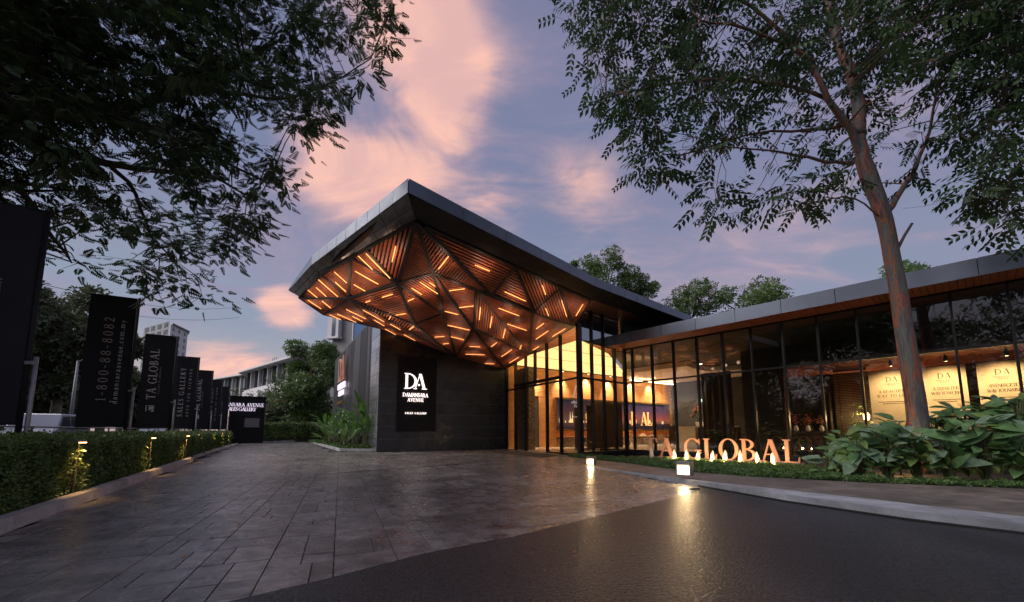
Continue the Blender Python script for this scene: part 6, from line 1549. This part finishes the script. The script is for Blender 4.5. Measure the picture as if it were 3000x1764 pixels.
def bt(name, label, px, py_top, depth, wid_px, **k):
    p = DY(px, 1262, depth); h = DY(px, py_top, depth).z; return bg_tree(name, label, V(p.x, depth, -.1), h + .1, wid_px * depth / FPX, **k)
bt('eucalypt_tree', 'tall airy eucalypt showing above the canopy roof line', 1790, 738, 42, 150, lobes=22, nleaf=5200, lsize=.26, m='leaf_mid', trunk_r=.3, seed=1, crown_lo=.55)
bt('eucalypt_tree', 'shorter eucalypt beside the tall one above the canopy roof', 1878, 800, 44, 110, lobes=16, nleaf=3600, lsize=.26, m='leaf_mid', trunk_r=.28, seed=2, crown_lo=.55)
bt('slim_tree', 'small slim treetop peeping over the long canopy fascia', 1692, 768, 44, 50, lobes=9, nleaf=1300, lsize=.25, m='leaf_mid', trunk_r=.2, seed=3, crown_lo=.7)
bt('leafy_tree', 'light green tree above the junction of the two roofs', 2045, 822, 42, 190, lobes=22, nleaf=5200, lsize=.27, m='leaf_mid', trunk_r=.3, seed=4, crown_lo=.5)
bt('leafy_tree', 'bushy bright green tree over the middle of the wing roof', 2225, 812, 40, 210, lobes=22, nleaf=5600, lsize=.28, m='leaf_mid', trunk_r=.3, seed=5, crown_lo=.5)
bt('leafy_tree', 'low green treetop over the wing roof right of the streaked trunk', 2715, 742, 34, 220, lobes=18, nleaf=4500, lsize=.26, m='leaf_mid', trunk_r=.3, seed=6, crown_lo=.5)
bt('round_tree', 'full round green tree beside the gallery side wall', 905, 998, 41, 185, lobes=34, nleaf=13000, lsize=.27, m='leaf_mid', trunk_r=.3, seed=7, crown_lo=.16)
bt('round_tree', 'darker low tree beneath the full round green tree', 850, 1180, 43, 120, lobes=14, nleaf=4200, lsize=.26, m='leaf_grey', trunk_r=.2, seed=8, crown_lo=.1)
bt('shrubby_tree', 'brownish feathery tree above the gate kiosk roof', 738, 1138, 52, 190, lobes=20, nleaf=5200, lsize=.30, m='leaf_grey', trunk_r=.2, seed=9, crown_lo=.3)
bt('shrubby_tree', 'olive bush between the gate kiosk and the pavilion', 790, 1180, 46, 90, lobes=12, nleaf=3000, lsize=.27, m='leaf_grey', trunk_r=.15, seed=10, crown_lo=.1)
wood = [(-160, 760, 24, 330, 11), (150, 822, 27, 240, 12), (290, 965, 36, 150, 13), (45, 860, 34, 260, 14), (410, 1105, 46, 120, 15), (215, 960, 44, 200, 16), (505, 1085, 58, 110, 17), (580, 1125, 66, 120, 18), (-40, 930, 40, 260, 19), (345, 1070, 60, 110, 20)]
wl2 = ['tall tree with a bare brown trunk at the edge of the roadside wood', 'tall tree with pale bark just behind the street pole', 'grey green tree standing behind the phone number banner', 'dense tree behind the nearest banner flag', 'grey green tree between the two tallest banners', 'slim dark tree deep in the roadside wood', 'small tree below the apartment tower', 'small low tree left of the apartment blocks', 'dark tree behind the parked silver van', 'distant tree behind the street railing']
for (px, py, dp, wp, sd_), lb in zip(wood, wl2):
    bt('roadside_tree', lb, px, py, dp, wp, lobes=18, nleaf=5200, lsize=.012 * dp, m='leaf_grey', trunk_r=.22 + .004 * dp, seed=sd_, crown_lo=.38, group='roadside wood behind the banners', trunk_m='bark_pale')
for k, (x, y, h, wd_) in enumerate(((-19, 5, 12.5, 8), (-20, -6, 12, 9), (-15, -16, 13, 10), (-27, 14, 11, 8), (-23, 0, 14, 9), (-18, -11, 12, 9))):
    bg_tree('roadside_tree', ['broad tree across the street, mirrored in the wing glass', 'spreading tree across the street, mirrored beside the copper letters', 'spreading tree beyond the asphalt road, mirrored at the end of the wing', 'tree across the street beyond the van, mirrored in the return glass', 'tallest tree across the street, mirrored in the middle of the wing glass', 'broad tree beyond the asphalt road, mirrored behind the streaked trunk'][k], V(x, y, -.1), h, wd_, 22, 3000, .30, 'leaf_grey', .3, 60 + k, .25, 'roadside wood behind the banners')
# dense wood across the street, one mass
n = 26000; s = RNG.uniform(-34, 60, n); off = 15.5 + 5 * RNG.random(n); hgt = 4.6 + 1.6 * np.sin(s * .55) + 1.0 * np.sin(s * 1.7 + 1); zz = hgt * RNG.random(n) ** .8
k0 = np.array(kerbline(0)); P = k0 + s[:, None] * np.array(HD) - off[:, None] * np.array(HR); P[:, 2] = zz
o = scatter('roadside_wood', *TUFT, P, rvec(n) + np.array(HR) * .6, np.array([0, 0, 1.0]) + RNG.normal(size=(n, 3)) * .6, RNG.uniform(.35, .75, n), 'leaf_grey'); tag(o, 'dense dark undergrowth of the wood across the street', 'wood', kind='stuff')
bg_tree('garden_bush', 'pale green garden bush seen through the lounge window', F(8.4, 7.2, -.1), 4.6, 4.5, 18, 5200, .16, 'leaf_cover', .12, 81, .02)

# ------------------------------------------------------------------ hedges
def hedge(name, label, a, b, wid, z1, inward, dens, lsize, m='leaf_hedge', z0=.05):
    t = thing(name, label, 'hedge', a); d = b - a; L = d.length; u = d.normalized(); up = V(0, 0, 1)
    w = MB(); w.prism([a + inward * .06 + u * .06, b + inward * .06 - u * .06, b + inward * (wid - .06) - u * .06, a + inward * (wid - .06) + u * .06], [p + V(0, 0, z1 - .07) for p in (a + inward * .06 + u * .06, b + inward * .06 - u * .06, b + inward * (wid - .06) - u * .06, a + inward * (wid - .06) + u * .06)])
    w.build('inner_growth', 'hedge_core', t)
    P, Fw, U, S = [], [], [], []
    seg = 1.0; n = int(L / seg)
    for i in range(n):
        c = a + u * (i + .5) * L / n; dist = max(3.0, (c).length); k = int(dens(dist) * L / n)
        for face, share in (('f', .62), ('t', .28), ('b', .10)):
            kk = int(k * share); s = (i + RNG.random(kk)) * L / n; q = RNG.random(kk); lump = .035 * np.sin(s * 3.1) + .03 * np.sin(s * 7.3 + q * 5)
            if face == 'f': off = .03 + lump + RNG.normal(size=kk) * .035; z = z0 + q * (z1 - z0); nn = -np.array(inward)
            elif face == 't': off = q * wid; z = z1 + lump * .7 + RNG.normal(size=kk) * .03; nn = np.array([0, 0, 1.0])
            else: off = wid - .03 + RNG.normal(size=kk) * .03; z = z0 + q * (z1 - z0); nn = np.array(inward)
            p = np.array(a) + s[:, None] * np.array(u) + off[:, None] * np.array(inward); p[:, 2] = z
            P.append(p); Fw.append(nn * .8 + rvec(kk)); U.append(nn + RNG.normal(size=(kk, 3)) * .6); S.append(lsize(dist) * RNG.uniform(.6, 1.35, kk))
    for e, sg_ in ((b, 1), (a, -1)):
        kk = int(dens(max(3, e.length)) * wid * .8); q = RNG.random((kk, 2)); p = np.array(e) + q[:, :1] * wid * np.array(inward) + (RNG.normal(size=(kk, 1)) * .03) * np.array(u); p[:, 2] = z0 + q[:, 1] * (z1 - z0)
        P.append(p); Fw.append(np.array(u) * sg_ * .8 + rvec(kk)); U.append(np.array(u) * sg_ + RNG.normal(size=(kk, 3)) * .6); S.append(lsize(max(3, e.length)) * RNG.uniform(.6, 1.35, kk))
    P = np.concatenate(P); o = scatter('foliage', *LEAF1, P, np.concatenate(Fw), np.concatenate(U), np.concatenate(S), m, t); o['kind'] = 'stuff'; return t
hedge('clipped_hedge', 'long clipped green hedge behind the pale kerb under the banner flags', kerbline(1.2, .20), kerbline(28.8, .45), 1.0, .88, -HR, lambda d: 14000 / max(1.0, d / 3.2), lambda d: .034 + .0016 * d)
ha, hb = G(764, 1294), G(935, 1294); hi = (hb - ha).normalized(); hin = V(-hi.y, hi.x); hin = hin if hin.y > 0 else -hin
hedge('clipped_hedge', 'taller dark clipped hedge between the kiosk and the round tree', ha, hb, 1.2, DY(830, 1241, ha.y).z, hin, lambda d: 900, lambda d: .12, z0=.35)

# ------------------------------------------------------------------ big leaves as single pieces
def leaf_mesh(name, L, Wd, segs, curl, fold, shape, m):
    vs, fs = [], []
    for i in range(segs + 1):
        f = i / segs; x = L * f; z = -curl * L * f * f; wd_ = Wd * .5 * shape(f)
        vs += [(x, -wd_, z + fold * wd_), (x, 0, z), (x, wd_, z + fold * wd_)]
    for i in range(segs):
        a = i * 3; fs += [(a, a + 3, a + 4, a + 1), (a + 1, a + 4, a + 5, a + 2)]
    me = mesh_np(name, vs, [i for f in fs for i in f], [4] * len(fs), None, True); me.materials.append(MATS[m]); return me
ov = lambda f: max(.02, math.sin(math.pi * min(1, f ** .8)) ** .75 if f < 1 else .02)
pd_ = lambda f: .12 if f < .18 else max(.02, math.sin(math.pi * min(1, ((f - .16) / .84) ** .75)) ** .7)
sr = lambda f: max(.03, (1 - f) ** .5 * min(1, .6 + f * 3))
BROAD = [leaf_mesh('broad_leaf', L, W_, 7, c, fo, ov, m) for L, W_, c, fo, m in ((.36, .20, .25, .25, 'leaf_broad'), (.42, .21, .45, .2, 'leaf_broad'), (.30, .17, .1, .3, 'leaf_broad'), (.38, .21, .3, .2, 'leaf_broad_pale'), (.33, .17, .5, .3, 'leaf_broad_pale'), (.34, .17, .35, .3, 'leaf_broad_yellow'), (.28, .14, .7, .35, 'leaf_dry'))]
HELI = [leaf_mesh('paddle_leaf', L, W_, 9, c, .25, pd_, 'leaf_heli') for L, W_, c in ((1.5, .32, .18), (1.3, .30, .35), (1.7, .33, .08))]
STRAP = [leaf_mesh('strap_leaf', L, W_, 8, c, .4, sr, m) for L, W_, c, m in ((.75, .06, .35, 'leaf_strap'), (.6, .05, .6, 'leaf_strap'), (.85, .07, .15, 'leaf_broad'))]
def place_leaf(me, name, root, pos, fwd, up, sc):
    f = fwd.normalized(); s = up.cross(f); s = s.normalized() if s.length > 1e-4 else f.orthogonal().normalized(); n = f.cross(s)
    o = bpy.data.objects.new(name, me); link(o); o.parent = root
    o.matrix_basis = Matrix(((f.x * sc, s.x * sc, n.x * sc, pos.x), (f.y * sc, s.y * sc, n.y * sc, pos.y), (f.z * sc, s.z * sc, n.z * sc, pos.z), (0, 0, 0, 1))); return o
def broad_plant(p, h, n, label, seed, spread=.34, kinds=(0, 1, 2, 3, 4, 5), sc=1.0):
    rr = random.Random(seed); t = thing('broadleaf_shrub', label, 'plant', p, 'broad leaved shrubs in the bed'); w = MB()
    for k in range(n):
        a = rr.uniform(0, 6.28); f = rr.random() ** .75; z = h * (.18 + .78 * f); r = spread * (.35 + .65 * rr.random())
        tip = V(r * .6 * math.cos(a), r * .6 * math.sin(a), z)
        w.tube([V(r * .15 * math.cos(a), r * .15 * math.sin(a), -.02), tip * .6 + V(0, 0, z * .25), tip], [.010, .008, .006], 5, cap=False)
        place_leaf(BROAD[6 if rr.random() < .035 else rr.choice(kinds)], 'leaf', t, tip, V(math.cos(a), math.sin(a), rr.uniform(-.5, 1.1)), V(rr.uniform(-.6, .2), rr.uniform(-1.0, -.1), .8), sc * rr.uniform(.7, 1.15))
    w.build('stems', 'stem', t, local=True); return t
# ground of the beds
bedq = [BEDF[3], BEDF[4], BEDF[5], BEDF[6], F(13.6, -.25), F(7.2, -.25), F(7.2, -3.5)]
structure(flat('planting_soil', bedq, .11, 'soil'))
where = ['beside the end of the copper letters', 'second from the copper letters along the bed edge', 'in front of the small lamp in the bed', 'before the foot of the streaked trunk', 'right of the streaked trunk at the bed edge', 'below the spiky plant at the bed edge', 'at the bed edge below the third poster',
         'low, close against the glass left of the trunk', 'behind the bed lamp', 'just left of the streaked trunk', 'just right of the streaked trunk', 'before the second poster', 'between the second and third posters', 'tall one before the third poster', 'tall one under the third poster heading']
spots = [(2435, 1392, .34), (2520, 1398, .50), (2605, 1402, .60), (2690, 1405, .62), (2785, 1410, .66), (2885, 1413, .72), (2985, 1417, .80), (2480, 1368, .58), (2570, 1372, .72), (2650, 1378, .80), (2745, 1380, .86), (2835, 1384, .92), (2925, 1388, 1.0), (3010, 1392, 1.1), (2960, 1374, 1.15)]
for i, (px, py, h) in enumerate(spots):
    p = G(px, py, .11); broad_plant(p, h * (1.5 if px > 2470 else 1.1), 52 if i > 0 else 26, 'glossy broad leaved shrub ' + where[i], 100 + i, .30 + .06 * h, (3, 4, 0, 5, 3) if px < 2640 and i % 2 == 0 else (0, 1, 2, 3, 1, 5), .85 + .2 * h)
def strap_plant(p, n, label, seed, sc=1.0, lift=.0, kinds=(0, 1, 2)):
    rr = random.Random(seed); t = thing('strap_plant', label, 'plant', p); w = MB(); w.tube([V(0, 0, -.02), V(0, 0, lift + .05)], [.04, .03], 7); w.build('stem', 'stem', t, local=True)
    for k in range(n):
        a = rr.uniform(0, 6.28); place_leaf(STRAP[rr.choice(kinds)], 'leaf', t, V(.02 * math.cos(a), .02 * math.sin(a), lift), V(math.cos(a), math.sin(a), rr.uniform(.2, 1.6)), V(0, 0, 1), sc * rr.uniform(.7, 1.1))
strap_plant(G(2475, 1362, .11), 26, 'thin leaved strappy plant against the glass beside the sofa', 31, .8, .55, (0, 1)); strap_plant(G(2890, 1368, .11), 24, 'dark spiky strap leaved plant before the second poster', 32, 1.0, 1.0, (2, 0))
strap_plant(G(2770, 1366, .11), 18, 'small spiky strap leaved plant right of the streaked trunk', 33, .7, .75, (2, 0)); strap_plant(G(2530, 1358, .11), 20, 'thin leaved strappy plant below the venetian blind', 34, .7, .62, (0, 1))
# lamp hidden in the shrubs
lp = G(2640, 1392, .11); t = thing('bed_spotlight', 'small warm spotlight half hidden among the broad leaved shrubs', 'light', lp)
w = MB(); w.tube([lp, lp + V(0, 0, .18)], .015, 6); w.build('spike', 'pole_dark', t); w = MB(); w.tube([lp + V(0, 0, .16), lp + V(.03, .06, .25)], [.03, .045], 8); w.build('head', 'pole_dark', t)
w = MB(); w.lathe(lp + V(.035, .065, .255), [(.035, 0), (.035, .008)], 8); w.build('lens', 'lamp_orange', t)
lamp('bed_lamp', 'POINT', lp + V(.04, .05, .33), 12, (1, .6, .24), t, .03)
# ground cover along the bed edges
def cover(name, label, quads, n, size, zf):
    P = []
    tot = [abs((q[1] - q[0]).cross(q[3] - q[0]).z) for q in quads]
    for q, a in zip(quads, tot):
        k = int(n * a / sum(tot)); u, v = RNG.random((k, 1)), RNG.random((k, 1)); p = (np.array(q[0]) * (1 - u) + np.array(q[1]) * u) * (1 - v) + (np.array(q[3]) * (1 - u) + np.array(q[2]) * u) * v
        p[:, 2] = zf(p[:, 0], p[:, 1]) + RNG.random(k) * .10 * (.6 + .4 * np.sin(p[:, 0] * 9) * np.sin(p[:, 1] * 8)); P.append(p)
    P = np.concatenate(P); o = scatter(name, *TUFT, P, rvec(len(P)) + np.array([0, 0, .5]), np.array([0, 0, 1.0]) + RNG.normal(size=(len(P), 3)) * .7, size * RNG.uniform(.6, 1.3, len(P)), 'leaf_cover'); tag(o, label, 'ground cover', kind='stuff')
bed_z = lambda x, y: np.interp(x, [p.x for p in BEDF], PZ) + .01
jf = [SGa + sgn * .34, SGb + sgn * .34]
inn = [G(1668, 1334), V(jf[0].x, jf[0].y), V(*(jf[0].lerp(jf[1], .55)).xy), V(jf[1].x, jf[1].y), BEDF[4] + VD * .55, BEDF[5] + VD * .6, BEDF[6] + VD * .6]
inn = [V(p.x, p.y) for p in inn]; out_ = [V(p.x, p.y) for p in BEDF]
cover('ground_cover', 'low bright green ground cover edging the path before the copper letters', [(out_[i], out_[i + 1], inn[i + 1], inn[i]) for i in range(6)], 30000, .042, bed_z)
structure(flat('planting_soil', [*out_[:4], inn[3], inn[2], inn[1], inn[0]], .015, 'soil'))
# left bed: kerb, heliconias, low cover
q0, q1, q2 = G(905, 1296), G(995, 1323), G(1099, 1323)
kerb_run('kerb', q0, q1, .18, .13, 1.2, 'concrete_light', 'pale kerb curving round the heliconia bed beside the driveway', V(.5, .86).normalized())
kerb_run('kerb', q1, q2, .18, .13, 1.2, 'concrete_light', 'short pale kerb joining the heliconia bed to the dark stone wall', V(0, 1))
kerb_run('kerb', G(905, 1292), G(800, 1297), .18, .13, 1.5, 'concrete_light', 'far pale kerb along the back of the driveway', V(0, 1))
structure(flat('planting_soil', [q0, q1, q2, A + V(-.1, .3), A3 + sn * .1], .08, 'soil'))
hl = ['at the corner of the dark stone wall', 'in the middle of the bed before the mesh wall', 'under the side wall lettering', 'at the kerb corner of the bed', 'farther back along the mesh wall', 'at the far end of the heliconia bed', 'leaning out over the kerb', 'tallest, upright against the bright metal tiles']
for i, (px, py, h, n) in enumerate(((1078, 1316, 1.9, 9), (1045, 1312, 1.7, 10), (1020, 1308, 1.5, 10), (1005, 1316, 1.2, 9), (990, 1304, 1.7, 10), (955, 1300, 1.6, 9), (965, 1306, 1.2, 9), (1087, 1312, 2.5, 6))):
    p = G(px, py, .08); rr = random.Random(200 + i); t = thing('heliconia', 'green paddle leaved heliconia ' + hl[i], 'plant', p, 'heliconias beside the stone wall'); w = MB()
    for k in range(int(n * 1.9)):
        a = rr.uniform(0, 6.28); z = h * rr.uniform(.30, 1.0); r = rr.uniform(.1, .55); tip = V(r * math.cos(a), r * math.sin(a), z)
        w.tube([V(.12 * math.cos(a), .12 * math.sin(a), -.02), tip * .5 + V(0, 0, z * .08), tip], [.022, .016, .010], 6, cap=False)
        place_leaf(HELI[rr.randrange(3)], 'leaf', t, tip, V(math.cos(a), math.sin(a), rr.uniform(.3, 1.8) if i != 7 else 3), V(rr.uniform(-.4, .4), rr.uniform(-.4, .4), 1), rr.uniform(.6, .95) * (.8 if i in (3, 6) else 1))
    w.build('stems', 'stem', t, local=True)
cover('ground_cover', 'low green planting at the foot of the heliconias', [(V(q0.x, q0.y), V(q1.x, q1.y) + V(.1, .25), V(*(A + HDv * 5 + sn * .2).xy), V(*(A3 + sn * .2).xy)), (V(q1.x, q1.y) + V(.1, .25), V(q2.x, q2.y) + V(-.1, .25), V(*(A + HDv * 1 + sn * .1).xy), V(*(A + HDv * 5 + sn * .2).xy))], 9000, .15, lambda x, y: .08 + 0 * x)
# potted plants behind the glass
for i, (px, d_, h, lb) in enumerate(((2092, 1.2, .75, 'fan leaved plant in a black pot behind the letter L'), (2150, 1.3, .85, 'tall strappy plant in a black pot behind the letter B'), (2240, 1.1, .95, 'bushy indoor plant in a black pot behind the last A'), (2290, .9, .75, 'small leaved indoor plant in a black pot behind the final L'), (2350, .8, .45, 'low indoor plant in a black pot right of the copper letters'))):
    p = F(tF(px, d_), d_, .02); t = thing('potted_plant', lb, 'plant', p)
    w = MB(); w.lathe(V(0, 0, 0), [(.13, 0), (.17, .30), (.155, .31)], 14); w.build('pot', 'pot_black', t, smooth=True, local=True)
    rr = random.Random(300 + i); w = MB()
    for k in range(15):
        a = rr.uniform(0, 6.28); tip = V(.22 * rr.random() * math.cos(a), .22 * rr.random() * math.sin(a), .3 + h * rr.uniform(.3, 1)); w.tube([V(0, 0, .28), tip], [.008, .005], 4, cap=False)
        place_leaf(BROAD[rr.choice((0, 2, 3))] if i != 1 else STRAP[0], 'leaf', t, tip, V(math.cos(a), math.sin(a), rr.uniform(-.2, .8)), V(0, 0, 1), rr.uniform(.55, .9))
    w.build('stems', 'stem', t, local=True)
# a few fallen leaves on the paving
n = 46; P = np.zeros((n, 3)); rr = random.Random(77)
for k in range(n):
    q = G(rr.uniform(500, 1900), rr.uniform(1350, 1640)); P[k] = (q.x, q.y, .006)
o = scatter('fallen_leaves', *LEAF1, P, np.c_[RNG.normal(size=(n, 2)), np.zeros(n)], np.tile([0, 0, 1.0], (n, 1)), RNG.uniform(.03, .07, n), 'petal_dry'); tag(o, 'scattered dry leaves on the forecourt paving', 'leaves', kind='stuff')
